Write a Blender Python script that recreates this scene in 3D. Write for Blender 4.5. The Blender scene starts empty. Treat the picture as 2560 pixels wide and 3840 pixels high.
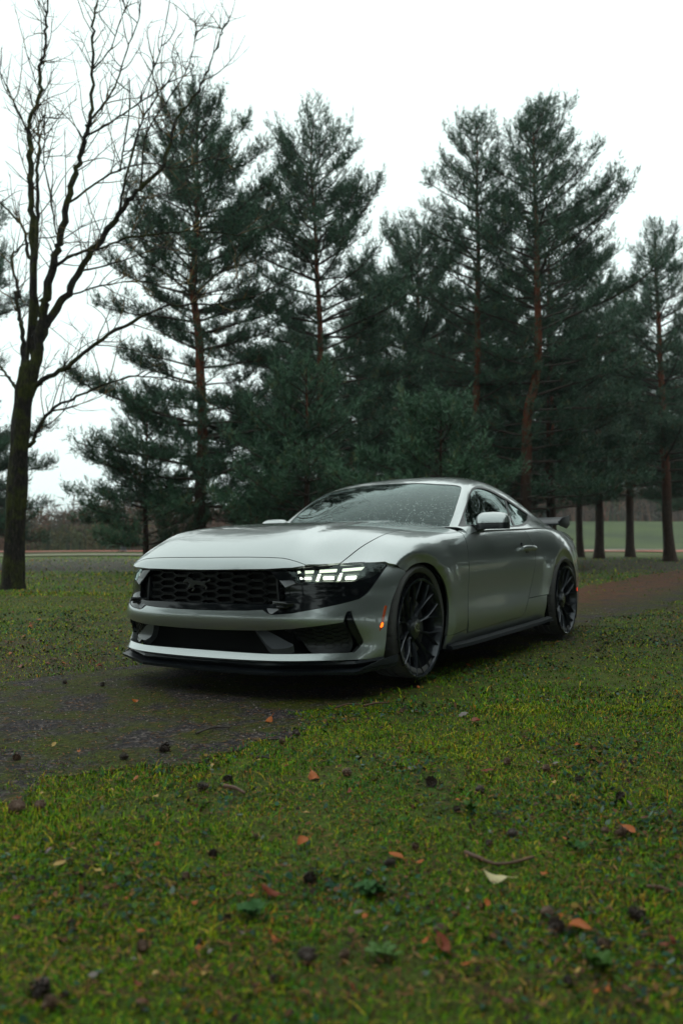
import bpy, bmesh, math, random
import numpy as np
from mathutils import Vector, Matrix
from mathutils.geometry import delaunay_2d_cdt

# ------------------------------------------------------------------ camera, sky, sun, exposure
SC = bpy.context.scene
COL = SC.collection
ROLL = 0.01277
HAZE = .0005
CAMW = Vector((4.309, 3.066, 0.839))
TH, PIT = math.radians(32.12), math.radians(2.166)
RV = Vector((-math.sin(TH), math.cos(TH), 0))                 # camera right on the ground
FV = Vector((-math.cos(TH), -math.sin(TH), 0))                # looking direction on the ground
FW = (FV*math.cos(PIT) + Vector((0, 0, math.sin(PIT)))).normalized()
UPV = RV.cross(FW)
cam = bpy.data.cameras.new('camera')
cam.sensor_fit = 'VERTICAL'; cam.sensor_height = 36; cam.sensor_width = 24
cam.lens = 28.85
cam.clip_start = .05; cam.clip_end = 2000
cam.dof.use_dof = True; cam.dof.focus_distance = 4.5; cam.dof.aperture_fstop = 2.3
co = bpy.data.objects.new('camera', cam); COL.objects.link(co)
M = Matrix((RV, UPV, -FW)).transposed().to_4x4(); M.translation = CAMW
co.matrix_world = M
SC.camera = co

SUN_EL, SUN_AZ = math.radians(58), math.radians(250)
W = bpy.data.worlds.new('World'); SC.world = W; W.use_nodes = True
wn, wl = W.node_tree.nodes, W.node_tree.links
wn.clear()
wo = wn.new('ShaderNodeOutputWorld'); bg = wn.new('ShaderNodeBackground'); sky = wn.new('ShaderNodeTexSky')
sky.sky_type = 'NISHITA'; sky.sun_disc = False; sky.sun_elevation = SUN_EL; sky.sun_rotation = SUN_AZ
sky.air_density = 1.0; sky.dust_density = 5.0; sky.ozone_density = 1.0
bw = wn.new('ShaderNodeRGBToBW'); wl.new(sky.outputs[0], bw.inputs[0])
mx = wn.new('ShaderNodeMix'); mx.data_type = 'RGBA'; mx.inputs[0].default_value = .9      # cloud deck hides most of the clear sky
wl.new(bw.outputs[0], mx.inputs[6]); mx.inputs[7].default_value = (11.1, 12.9, 12.6, 1)
wl.new(mx.outputs[2], bg.inputs[0]); bg.inputs[1].default_value = 0.10
wl.new(bg.outputs[0], wo.inputs[0])
sl = bpy.data.lights.new('sun', 'SUN'); sl.energy = .5; sl.angle = math.radians(110); sl.color = (1, .98, .94)
so = bpy.data.objects.new('sun', sl); COL.objects.link(so)
sd = Vector((math.sin(SUN_AZ)*math.cos(SUN_EL), math.cos(SUN_AZ)*math.cos(SUN_EL), math.sin(SUN_EL)))
so.rotation_euler = sd.to_track_quat('Z', 'Y').to_euler(); so.location = sd*60
SC.view_settings.view_transform = 'Standard'; SC.view_settings.look = 'None'
SC.view_settings.exposure = 0.0; SC.view_settings.gamma = 1; SC.view_settings.use_curve_mapping = False
SC.render.engine = 'CYCLES'
cy = SC.cycles
cy.use_denoising = True; cy.max_bounces = 7; cy.diffuse_bounces = 3; cy.glossy_bounces = 4
cy.transparent_max_bounces = 10; cy.transmission_bounces = 4; cy.sample_clamp_indirect = 6
cy.use_adaptive_sampling = True; cy.adaptive_threshold = .012

# ------------------------------------------------------------------ small helpers
rnd = random.Random(7)
NP = np.random.RandomState(11)

def props(o, label=None, cat=None, group=None, kind=None):
    if label: o['label'] = label
    if cat: o['category'] = cat
    if group: o['group'] = group
    if kind: o['kind'] = kind
    return o

def empty(name, label=None, cat=None, loc=(0, 0, 0), group=None, parent=None):
    o = bpy.data.objects.new(name, None); COL.objects.link(o); o.location = loc
    o.empty_display_size = .1
    if parent: o.parent = parent
    return props(o, label, cat, group)

def link(name, me, mat=None, parent=None, smooth=True):
    if mat is not None and not me.materials: me.materials.append(mat)
    o = bpy.data.objects.new(name, me); COL.objects.link(o)
    if parent: o.parent = parent
    return o

def mesh_from(name, V, Fc, mat=None, smooth=True, N=None, col=None):
    me = bpy.data.meshes.new(name)
    V = np.asarray(V, float)
    if isinstance(Fc, np.ndarray):
        nf, k = Fc.shape
        me.vertices.add(len(V)); me.vertices.foreach_set('co', V.ravel())
        me.loops.add(nf*k); me.loops.foreach_set('vertex_index', Fc.astype(np.int32).ravel())
        me.polygons.add(nf); me.polygons.foreach_set('loop_start', np.arange(0, nf*k, k, dtype=np.int32))
        me.update(calc_edges=True)
    else:
        me.from_pydata([tuple(v) for v in V], [], [tuple(int(i) for i in f) for f in Fc])
    if smooth: me.polygons.foreach_set('use_smooth', np.ones(len(me.polygons), bool))
    if col is not None:
        ca = me.color_attributes.new('tint', 'FLOAT_COLOR', 'POINT')
        c4 = np.ones((len(V), 4)); c4[:, :3] = col
        ca.data.foreach_set('color', c4.ravel())
    me.validate(); me.update()
    if N is not None and len(me.vertices) == len(N):
        me.normals_split_custom_set_from_vertices([tuple(n) for n in N])
    if mat: me.materials.append(mat)
    return me

class MB:
    """collects shapes, builds one mesh"""
    def __init__(s): s.V = []; s.F = []
    def add(s, V, F):
        b = len(s.V); s.V += [tuple(v) for v in V]; s.F += [tuple(i+b for i in f) for f in F]; return s
    def box(s, c, h, rz=0, rx=0, ry=0):
        R = (Matrix.Rotation(rz, 3, 'Z') @ Matrix.Rotation(ry, 3, 'Y') @ Matrix.Rotation(rx, 3, 'X'))
        P = [Vector(c) + R @ Vector((sx*h[0], sy*h[1], sz*h[2])) for sx in (-1, 1) for sy in (-1, 1) for sz in (-1, 1)]
        return s.add(P, [(0, 1, 3, 2), (4, 6, 7, 5), (0, 4, 5, 1), (2, 3, 7, 6), (0, 2, 6, 4), (1, 5, 7, 3)])
    def tube(s, pts, rad, n=8, cap=True):
        P = [Vector(p) for p in pts]
        if not hasattr(rad, '__len__'): rad = [rad]*len(P)
        rings = []; prev = None
        for i, p in enumerate(P):
            t = (P[min(i+1, len(P)-1)] - P[max(i-1, 0)]).normalized()
            if prev is None: prev = t.orthogonal().normalized()
            a = (prev - t*prev.dot(t))
            a = a.normalized() if a.length > 1e-6 else t.orthogonal().normalized()
            prev = a; b = t.cross(a)
            rings.append([p + (a*math.cos(2*math.pi*k/n) + b*math.sin(2*math.pi*k/n))*rad[i] for k in range(n)])
        V = [v for r in rings for v in r]; F = []
        for i in range(len(P)-1):
            for k in range(n):
                F.append((i*n+k, i*n+(k+1) % n, (i+1)*n+(k+1) % n, (i+1)*n+k))
        if cap: F += [tuple(range(n))[::-1], tuple((len(P)-1)*n+k for k in range(n))]
        return s.add(V, F)
    def prism(s, poly, a, b):
        """poly: list of 3D points, extruded from offset a to offset b (vectors)"""
        n = len(poly); V = [Vector(p)+Vector(a) for p in poly] + [Vector(p)+Vector(b) for p in poly]
        F = [tuple(range(n))[::-1], tuple(range(n, 2*n))] + [(k, (k+1) % n, n+(k+1) % n, n+k) for k in range(n)]
        return s.add(V, F)
    def lathe(s, prof, axis='y', n=48, closed=False):
        V = []; F = []; m = len(prof)
        for k in range(n):
            a = 2*math.pi*k/n
            for r, h in prof:
                V.append((r*math.cos(a), h, r*math.sin(a)) if axis == 'y' else (r*math.cos(a), r*math.sin(a), h))
        for k in range(n):
            for i in range(m-1 + (1 if closed else 0)):
                j = (i+1) % m
                F.append((k*m+i, k*m+j, ((k+1) % n)*m+j, ((k+1) % n)*m+i))
        return s.add(V, F)
    def build(s, name, mat, parent=None, smooth=True, bevel=0, sharp=35):
        me = bpy.data.meshes.new(name); me.from_pydata(s.V, [], s.F)
        bm = bmesh.new(); bm.from_mesh(me)
        bmesh.ops.recalc_face_normals(bm, faces=bm.faces)
        if bevel:
            ed = [e for e in bm.edges if len(e.link_faces) == 2 and e.calc_face_angle(0) > math.radians(30)]
            bmesh.ops.bevel(bm, geom=ed, offset=bevel, segments=2, profile=.6, affect='EDGES', clamp_overlap=True)
        bm.to_mesh(me); bm.free()
        if smooth:
            me.polygons.foreach_set('use_smooth', np.ones(len(me.polygons), bool))
            me.set_sharp_from_angle(angle=math.radians(sharp))
        me.materials.append(mat)
        return link(name, me, None, parent)

# ------------------------------------------------------------------ materials
def newmat(name):
    m = bpy.data.materials.new(name); m.use_nodes = True
    nt = m.node_tree; b = nt.nodes['Principled BSDF']
    return m, nt, b
def N_(nt, t, **kw):
    n = nt.nodes.new(t)
    for k, v in kw.items():
        if k in n.inputs: n.inputs[k].default_value = v
        else: setattr(n, k, v)
    return n
def noise(nt, scale, detail=4, vec=None, rough=.55):
    n = N_(nt, 'ShaderNodeTexNoise'); n.inputs['Scale'].default_value = scale; n.inputs['Detail'].default_value = detail
    n.inputs['Roughness'].default_value = rough
    if vec is None:
        tc = N_(nt, 'ShaderNodeTexCoord'); vec = tc.outputs['Object']
    nt.links.new(vec, n.inputs['Vector']); return n
def ramp(nt, fac, stops):
    r = N_(nt, 'ShaderNodeValToRGB'); e = r.color_ramp.elements
    while len(e) < len(stops): e.new(.5)
    for i, (p, c) in enumerate(stops):
        e[i].position = p; e[i].color = tuple(c) + (1,) if len(c) == 3 else c
    nt.links.new(fac, r.inputs[0]); return r
def bump(nt, h, strength, dist, b, inp='Normal'):
    n = N_(nt, 'ShaderNodeBump'); n.inputs['Strength'].default_value = strength; n.inputs['Distance'].default_value = dist
    nt.links.new(h, n.inputs['Height']); nt.links.new(n.outputs[0], b.inputs[inp]); return n
def setp(b, **kw):
    for k, v in kw.items():
        k = k.replace('_', ' ')
        if k == 'Base Color' and len(v) == 3: v = tuple(v)+(1,)
        b.inputs[k].default_value = v
def droplets(nt, scale, size, lo=.25):
    """rain beads: rounded bumps of random size, about a third of the cells filled"""
    tc = N_(nt, 'ShaderNodeTexCoord')
    v = N_(nt, 'ShaderNodeTexVoronoi'); v.inputs['Scale'].default_value = scale; v.inputs['Randomness'].default_value = 1
    nt.links.new(tc.outputs['Object'], v.inputs['Vector'])
    w = N_(nt, 'ShaderNodeSeparateColor'); nt.links.new(v.outputs['Color'], w.inputs[0])
    rad = N_(nt, 'ShaderNodeMapRange'); rad.inputs[1].default_value = lo; rad.inputs[2].default_value = 1
    rad.inputs[3].default_value = 0; rad.inputs[4].default_value = size
    nt.links.new(w.outputs[0], rad.inputs[0])
    sub = N_(nt, 'ShaderNodeMath', operation='SUBTRACT'); nt.links.new(rad.outputs[0], sub.inputs[0]); nt.links.new(v.outputs['Distance'], sub.inputs[1])
    mx_ = N_(nt, 'ShaderNodeMath', operation='MAXIMUM'); nt.links.new(sub.outputs[0], mx_.inputs[0]); mx_.inputs[1].default_value = 0
    sq = N_(nt, 'ShaderNodeMath', operation='SQRT'); nt.links.new(mx_.outputs[0], sq.inputs[0])
    return sq.outputs[0]

def m_paint():
    m, nt, b = newmat('silver metallic paint with rain beads')
    setp(b, Base_Color=(.52, .55, .53), Metallic=.80, Roughness=.30, Coat_Weight=1.0, Coat_Roughness=.03, Coat_IOR=1.8)
    n = noise(nt, 900, 2); r = ramp(nt, n.outputs[0], [(.35, (.28, .305, .305)), (.65, (.42, .450, .448))])
    nt.links.new(r.outputs[0], b.inputs['Base Color'])
    d = droplets(nt, 150, .42, .35)
    bump(nt, d, .14, .004, b, 'Coat Normal')
    return m
def simple(name, col, rough=.5, metal=0, coat=0, spec=.5, bumpn=None, drops=None):
    m, nt, b = newmat(name)
    setp(b, Base_Color=col, Roughness=rough, Metallic=metal, Coat_Weight=coat, Specular_IOR_Level=spec)
    if coat: b.inputs['Coat Roughness'].default_value = .04
    if bumpn:
        n = noise(nt, bumpn[0], 5); bump(nt, n.outputs[0], bumpn[1], bumpn[2], b)
    if drops:
        d = droplets(nt, drops, .42, .5); bump(nt, d, .6, .004, b)
    return m
def m_glass(name, tint, rough=0.0, drops=None, ior=1.5):
    m, nt, b = newmat(name); nt.nodes.remove(b)
    out = nt.nodes['Material Output']
    tr = N_(nt, 'ShaderNodeBsdfTransparent'); tr.inputs[0].default_value = tuple(tint)+(1,)
    gl = N_(nt, 'ShaderNodeBsdfGlossy'); gl.inputs[0].default_value = (.84, 1, .97, 1); gl.inputs['Roughness'].default_value = rough
    fr = N_(nt, 'ShaderNodeFresnel'); fr.inputs[0].default_value = ior
    mi = N_(nt, 'ShaderNodeMixShader'); nt.links.new(fr.outputs[0], mi.inputs[0]); nt.links.new(tr.outputs[0], mi.inputs[1]); nt.links.new(gl.outputs[0], mi.inputs[2])
    last = mi.outputs[0]
    if drops:
        d = droplets(nt, drops, .42, .45)
        bp = N_(nt, 'ShaderNodeBump'); bp.inputs['Strength'].default_value = .7; bp.inputs['Distance'].default_value = .006
        nt.links.new(d, bp.inputs['Height']); nt.links.new(bp.outputs[0], gl.inputs['Normal']); nt.links.new(bp.outputs[0], fr.inputs['Normal'])
        # the bead itself scatters a little light
        df = N_(nt, 'ShaderNodeBsdfGlossy'); df.inputs[0].default_value = (.75, .8, .8, 1); df.inputs['Roughness'].default_value = .35
        nt.links.new(bp.outputs[0], df.inputs['Normal'])
        th = N_(nt, 'ShaderNodeMath', operation='GREATER_THAN'); th.inputs[1].default_value = .42; nt.links.new(d, th.inputs[0])
        ml = N_(nt, 'ShaderNodeMath', operation='MULTIPLY'); ml.inputs[1].default_value = .42; nt.links.new(th.outputs[0], ml.inputs[0])
        m2 = N_(nt, 'ShaderNodeMixShader'); nt.links.new(ml.outputs[0], m2.inputs[0]); nt.links.new(last, m2.inputs[1]); nt.links.new(df.outputs[0], m2.inputs[2])
        last = m2.outputs[0]
    nt.links.new(last, out.inputs[0])
    return m
def m_emit(name, col, s):
    m, nt, b = newmat(name)
    setp(b, Base_Color=col, Roughness=.3)
    b.inputs['Emission Color'].default_value = tuple(col)+(1,); b.inputs['Emission Strength'].default_value = s
    return m

MT = {}
MT['paint'] = m_paint()
MT['gloss'] = simple('gloss black plastic', (.006, .007, .009), .07, 0, 0, spec=.4)
MT['dark'] = simple('matt black plastic', (.006, .0065, .007), .7, spec=.12, bumpn=(300, .2, .002))
MT['satin'] = simple('satin black plastic', (.012, .014, .017), .30)
MT['mesh'] = simple('black grille plastic', (.008, .009, .010), .35, spec=.25)
MT['carbon'] = simple('dark wet composite', (.012, .015, .019), .38, spec=.35, drops=120)
MT['rubber'] = simple('tyre rubber lightened against shade', (.085, .082, .082), .5, bumpn=(60, .5, .004))  # rubber colour lifted to make up for the shade on the sidewalls
MT['rim'] = simple('gloss black alloy', (.030, .034, .042), .26, .5, .35)
MT['steel'] = simple('brake disc steel', (.16, .16, .16), .38, 1)
MT['chrome'] = simple('polished cap', (.42, .42, .38), .25, 1)
MT['cloth'] = simple('dark cabin cloth', (.012, .013, .014), .85, bumpn=(400, .3, .002))
MT['dash'] = simple('dark grey dashboard', (.02, .022, .024), .6)
MT['ws'] = m_glass('windshield glass with rain beads', (.42, .56, .54), drops=95, ior=1.6)
MT['sideglass'] = m_glass('side window glass', (.30, .40, .38), drops=90)
MT['quarterglass'] = m_glass('dark quarter window glass', (.06, .07, .07), drops=90)
MT['lens'] = m_glass('headlight lens', (.86, .9, .9))
MT['led'] = m_emit('daytime light bar', (.93, 1.0, .80), 1.05)
MT['beam'] = m_emit('low beam projector', (.97, 1.0, .88), 4)
MT['white'] = m_emit('daytime light slash', (.95, 1.0, .84), 1.6)
MT['amber'] = m_emit('amber marker bulb', (1.0, .14, .008), 2.6)
MT['amberlens'] = simple('amber marker lens', (.50, .075, .012), .15, coat=1)
MT['redlens'] = m_emit('red side marker', (1.0, .05, .01), 1.2)
MT['frit'] = simple('black window border', (.008, .008, .009), .08, coat=1)
MT['rubbertrim'] = simple('black window seal', (.012, .013, .014), .35)
# ------------------------------------------------------------------ car surfaces: B-spline nets
# ---- control nets: rows x columns of (x,y,z); uniform cubic B-spline, ends pinned
def net_body():
    xs =[.875,.845,.80,.70,.55,.38,.15,-.10,-.45,-.80,-1.20,-1.65,-2.05,-2.40,-2.75,-3.10,-3.45,-3.75,-3.90]
    c0 =[.685,.745,.795,.86,.905,.93,.948,.958,.970,.985,.98,.98,.98,.98,.99,1.0,.985,.96,.90]
    c1 =[.685,.745,.795,.86,.905,.935,.955,.965,.978,.992,.98,.98,.98,.98,.99,1.0,.985,.96,.90]
    c2 =[.687,.745,.792,.862,.905,.928,.943,.955,.968,.985,.97,.97,.97,.98,.985,.99,.975,.95,.89]
    c3 =[.690,.735,.775,.83,.875,.902,.920,.932,.948,.955,.96,.96,.965,.98,.98,.975,.96,.94,.88]
    y4 =[.70,.715,.72,.73,.74,.745,.75,.75,.745,.745,.79,.80,.80,.79,.78,.75,.71,.66,.60]
    c4 =[.68,.69,.70,.715,.745,.813,.873,.908,.922,.932,.950,.958,.966,.972,.965,.95,.94,.92,.86]
    y5 =[.80,.82,.83,.84,.85,.855,.865,.868,.862,.855,.862,.868,.872,.870,.855,.815,.76,.70,.63]
    c5 =[.66,.67,.68,.69,.70,.75,.825,.868,.892,.905,.915,.925,.94,.955,.95,.93,.91,.88,.82]
    y6 =[.84,.86,.87,.885,.90,.915,.928,.930,.925,.920,.922,.926,.932,.938,.932,.880,.820,.745,.66]
    z6 =[.60,.61,.62,.63,.65,.69,.755,.785,.795,.795,.795,.795,.80,.815,.82,.81,.80,.78,.74]
    y7 =[.85,.87,.885,.90,.915,.93,.940,.940,.935,.930,.930,.932,.938,.948,.948,.900,.835,.76,.67]
    z7 =[.50,.51,.52,.53,.55,.58,.62,.64,.65,.65,.65,.65,.65,.65,.65,.65,.65,.64,.62]
    y8 =[.85,.87,.885,.90,.915,.93,.940,.938,.928,.918,.916,.918,.926,.942,.947,.900,.835,.76,.67]
    y9 =[.85,.87,.885,.90,.915,.93,.940,.945,.945,.942,.942,.942,.945,.950,.950,.900,.835,.76,.67]
    y10=[.83,.85,.87,.88,.90,.91,.92,.92,.905,.895,.895,.895,.905,.925,.94,.90,.82,.74,.66]
    N=[]
    for i,x in enumerate(xs):
        fx=[x,x,x-(.03 if x>.5 else 0)*1,x-(.075 if x>.5 else 0)]
        N.append([(x,0,c0[i]),(x,.22,c1[i]),(x-(.028 if x>.6 else 0),.44,c2[i]),(x-(.07 if x>.6 else .03 if x>.3 else 0),.62,c3[i]),
          (x-(.13 if x>.6 else .08 if x>.3 else 0),y4[i],c4[i]),(x-(.2 if x>.6 else .12 if x>.3 else 0),y5[i],c5[i]),(x-(.2 if x>.6 else .12 if x>.3 else 0),y6[i],z6[i]),(x,y7[i],z7[i]),(x,y8[i],.47),(x,y9[i],.31),(x,y10[i],.17)])
    return np.array(N,float)
def net_green():
    R=[
    [(-.72,0,.965),(-.73,.25,.962),(-.78,.48,.95),(-.86,.66,.942),(-.85,.74,.94),(-.84,.79,.935),(-.83,.835,.92),(-.82,.86,.88)],
    [(-.785,0,1.045),(-.80,.25,1.04),(-.865,.46,1.025),(-.96,.675,1.03),(-.97,.74,1.025),(-.94,.79,.98),(-.92,.835,.945),(-.90,.86,.90)],
    [(-1.045,0,1.215),(-1.06,.25,1.208),(-1.105,.45,1.188),(-1.18,.635,1.19),(-1.20,.70,1.175),(-1.17,.75,1.07),(-1.13,.80,.965),(-1.1,.855,.92)],
    [(-1.34,0,1.318),(-1.34,.25,1.315),(-1.355,.42,1.307),(-1.375,.58,1.292),(-1.42,.645,1.262),(-1.42,.695,1.12),(-1.42,.77,1.0),(-1.4,.855,.925)],
    [(-1.60,0,1.372),(-1.60,.25,1.366),(-1.61,.41,1.352),(-1.62,.53,1.328),(-1.64,.605,1.280),(-1.66,.675,1.16),(-1.68,.76,1.02),(-1.7,.86,.935)],
    [(-1.95,0,1.392),(-1.95,.25,1.386),(-1.95,.40,1.370),(-1.96,.51,1.340),(-1.98,.59,1.280),(-2.0,.665,1.17),(-2.0,.75,1.04),(-2.02,.86,.945)],
    [(-2.35,0,1.352),(-2.35,.25,1.345),(-2.35,.39,1.33),(-2.34,.51,1.298),(-2.34,.60,1.235),(-2.33,.665,1.12),(-2.32,.755,1.02),(-2.32,.85,.955)],
    [(-2.75,0,1.24),(-2.75,.25,1.235),(-2.73,.39,1.225),(-2.7,.53,1.195),(-2.68,.63,1.135),(-2.66,.68,1.035),(-2.64,.755,.985),(-2.62,.84,.95)],
    [(-3.10,0,1.11),(-3.1,.25,1.105),(-3.08,.41,1.09),(-3.03,.54,1.065),(-3.0,.65,1.025),(-2.98,.71,.97),(-2.96,.765,.95),(-2.95,.82,.93)],
    [(-3.40,0,1.02),(-3.4,.25,1.015),(-3.38,.44,1.0),(-3.35,.58,.975),(-3.32,.67,.955),(-3.3,.72,.94),(-3.28,.76,.925),(-3.27,.80,.90)],
    [(-3.70,0,.97),(-3.7,.25,.965),(-3.68,.44,.95),(-3.66,.58,.93),(-3.64,.66,.91),(-3.62,.70,.90),(-3.6,.73,.88),(-3.6,.76,.86)],
    ]
    return np.array(R,float)
def net_fascia():
    # columns along plan (centre -> arch edge), rows from top to bottom
    def row(z,P): return [(x,y,z+dz) for x,y,dz in P]
    R=[
    row(0.74,[(0.835,0,0),(0.832,0.2,0),(0.815,0.4,0),(0.7614,0.5588,0),(0.6225,0.6964,0),(0.4625,0.7964,0),(0.2664,0.8702,0),(0.1,0.93,0)]),
    row(0.685,[(0.865,0,0),(0.862,0.2,0),(0.845,0.4,0),(0.7914,0.5688,0),(0.6625,0.7164,0),(0.5025,0.8164,0),(0.3264,0.8882,0),(0.13,0.945,0)]),
    row(0.62,[(0.868,0,0),(0.866,0.2,0),(0.855,0.4,0),(0.8114,0.5788,0),(0.6925,0.7364,0),(0.5525,0.8414,0),(0.3864,0.9102,0),(0.18,0.955,0)]),
    row(0.54,[(0.859,0,0),(0.857,0.2,0),(0.846,0.4,0),(0.7968,0.5876,0),(0.6722,0.7428,0),(0.5378,0.8448,0),(0.3912,0.9134,0),(0.22,0.95,0)]),
    row(0.46,[(0.906,0,0),(0.904,0.2,0),(0.894,0.4,0),(0.8408,0.5976,0),(0.7098,0.7678,0),(0.5627,0.8608,0),(0.4134,0.9194,0),(0.25,0.95,0)]),
    row(0.38,[(0.895,0,0),(0.893,0.2,0),(0.882,0.4,0),(0.8278,0.5976,0),(0.7,0.7678,0),(0.56,0.8648,0),(0.4228,0.9214,0),(0.27,0.95,0)]),
    row(0.3,[(0.835,0,0),(0.833,0.2,0),(0.822,0.4,0),(0.7678,0.5976,0),(0.655,0.7678,0),(0.5375,0.8678,0),(0.4278,0.9214,0),(0.29,0.95,0)]),
    row(0.24,[(0.876,0,0),(0.874,0.2,0),(0.863,0.4,0),(0.8088,0.5976,0),(0.6838,0.7678,0),(0.5587,0.8678,0),(0.4414,0.9194,0),(0.31,0.945,0)]),
    row(0.185,[(0.925,0,0),(0.923,0.2,0),(0.912,0.4,0),(0.8578,0.5976,0),(0.717,0.7628,0),(0.573,0.8578,0),(0.4468,0.9064,0),(0.31,0.935,0)]),
    ]
    return np.array(R,float)
def basis(t):
    return np.array([(1-t)**3,3*t**3-6*t**2+4,-3*t**3+3*t**2+3*t+1,t**3])/6
def flare(P,hubs=((.05,.336),(-2.70,.341))):
    # wheel-arch flare: swell to a crest at r=.435, then turn under towards the arch edge
    P=P.copy()
    for hx,hz in hubs:
        r=np.hypot(P[...,0]-hx,P[...,2]-hz)
        g=np.clip((P[...,1]-.5)/.3,0,1)*np.clip((P[...,2]-.18)/.1,0,1)
        a=np.clip((.66-r)/(.66-.445),0,1); a=a*a*(3-2*a)
        b=np.clip((.445-r)/.05,0,1)
        P[...,1]+=g*(.014*a-.022*b*b*(3-2*b)-.01*np.clip((.40-r)/.05,0,1))
    return P
class Surf:
    def __init__(s,N,fl=False,symm=True):
        s.N=np.array(N,float); s.P=s.N.copy()
        # pad rows linearly; centre column mirrored for symmetry
        A=np.concatenate([2*s.N[:1]-s.N[1:2],s.N,2*s.N[-1:]-s.N[-2:-1]],0)
        m=A[:,1:2]*np.array([1,-1,1]) if symm else 2*A[:,:1]-A[:,1:2]
        A=np.concatenate([m,A,2*A[:,-1:]-A[:,-2:-1]],1)
        s.A=A; s.nu=s.N.shape[0]-1; s.nv=s.N.shape[1]-1; s.fl=fl; s.sg=-1.
    def ev(s,u,v,flr=True):
        u=np.clip(np.atleast_1d(np.asarray(u,float)),0,s.nu); v=np.clip(np.atleast_1d(np.asarray(v,float)),-s.nv,s.nv)
        sg=np.where(v<0,-1.,1.); v=np.abs(v)
        i=np.minimum(u.astype(int),s.nu-1); j=np.minimum(v.astype(int),s.nv-1)
        bu=basis(u-i); bv=basis(v-j); o=0
        for a in range(4):
            for b in range(4):
                o=o+(bu[a]*bv[b])[...,None]*s.A[i+a,j+b]
        if s.fl and flr:
            o=flare(o)
            t=np.clip((.425+.135*o[...,0]+.03-np.abs(o[...,1]))/.06,0,1); g=np.clip((.80-o[...,0])/.25,0,1)*np.clip((o[...,2]-.7)/.05,0,1)
            o[...,2]+=.013*t*t*(3-2*t)*g
        o[...,1]*=sg
        return o
    def nrm(s,u,v,e=1e-3):
        u=np.atleast_1d(np.asarray(u,float)); v=np.atleast_1d(np.asarray(v,float))
        u0=np.clip(u-e,0,s.nu);u1=np.clip(u+e,0,s.nu);v0=np.clip(v-e,-s.nv,s.nv);v1=np.clip(v+e,-s.nv,s.nv)
        n=np.cross(s.ev(u1,v)-s.ev(u0,v),s.ev(u,v1)-s.ev(u,v0))
        return s.sg*n/np.linalg.norm(n,axis=-1,keepdims=True)
BODY=Surf(net_body(),fl=True); GREEN=Surf(net_green()); FASC=Surf(net_fascia())
FASC.sg=1.
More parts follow.
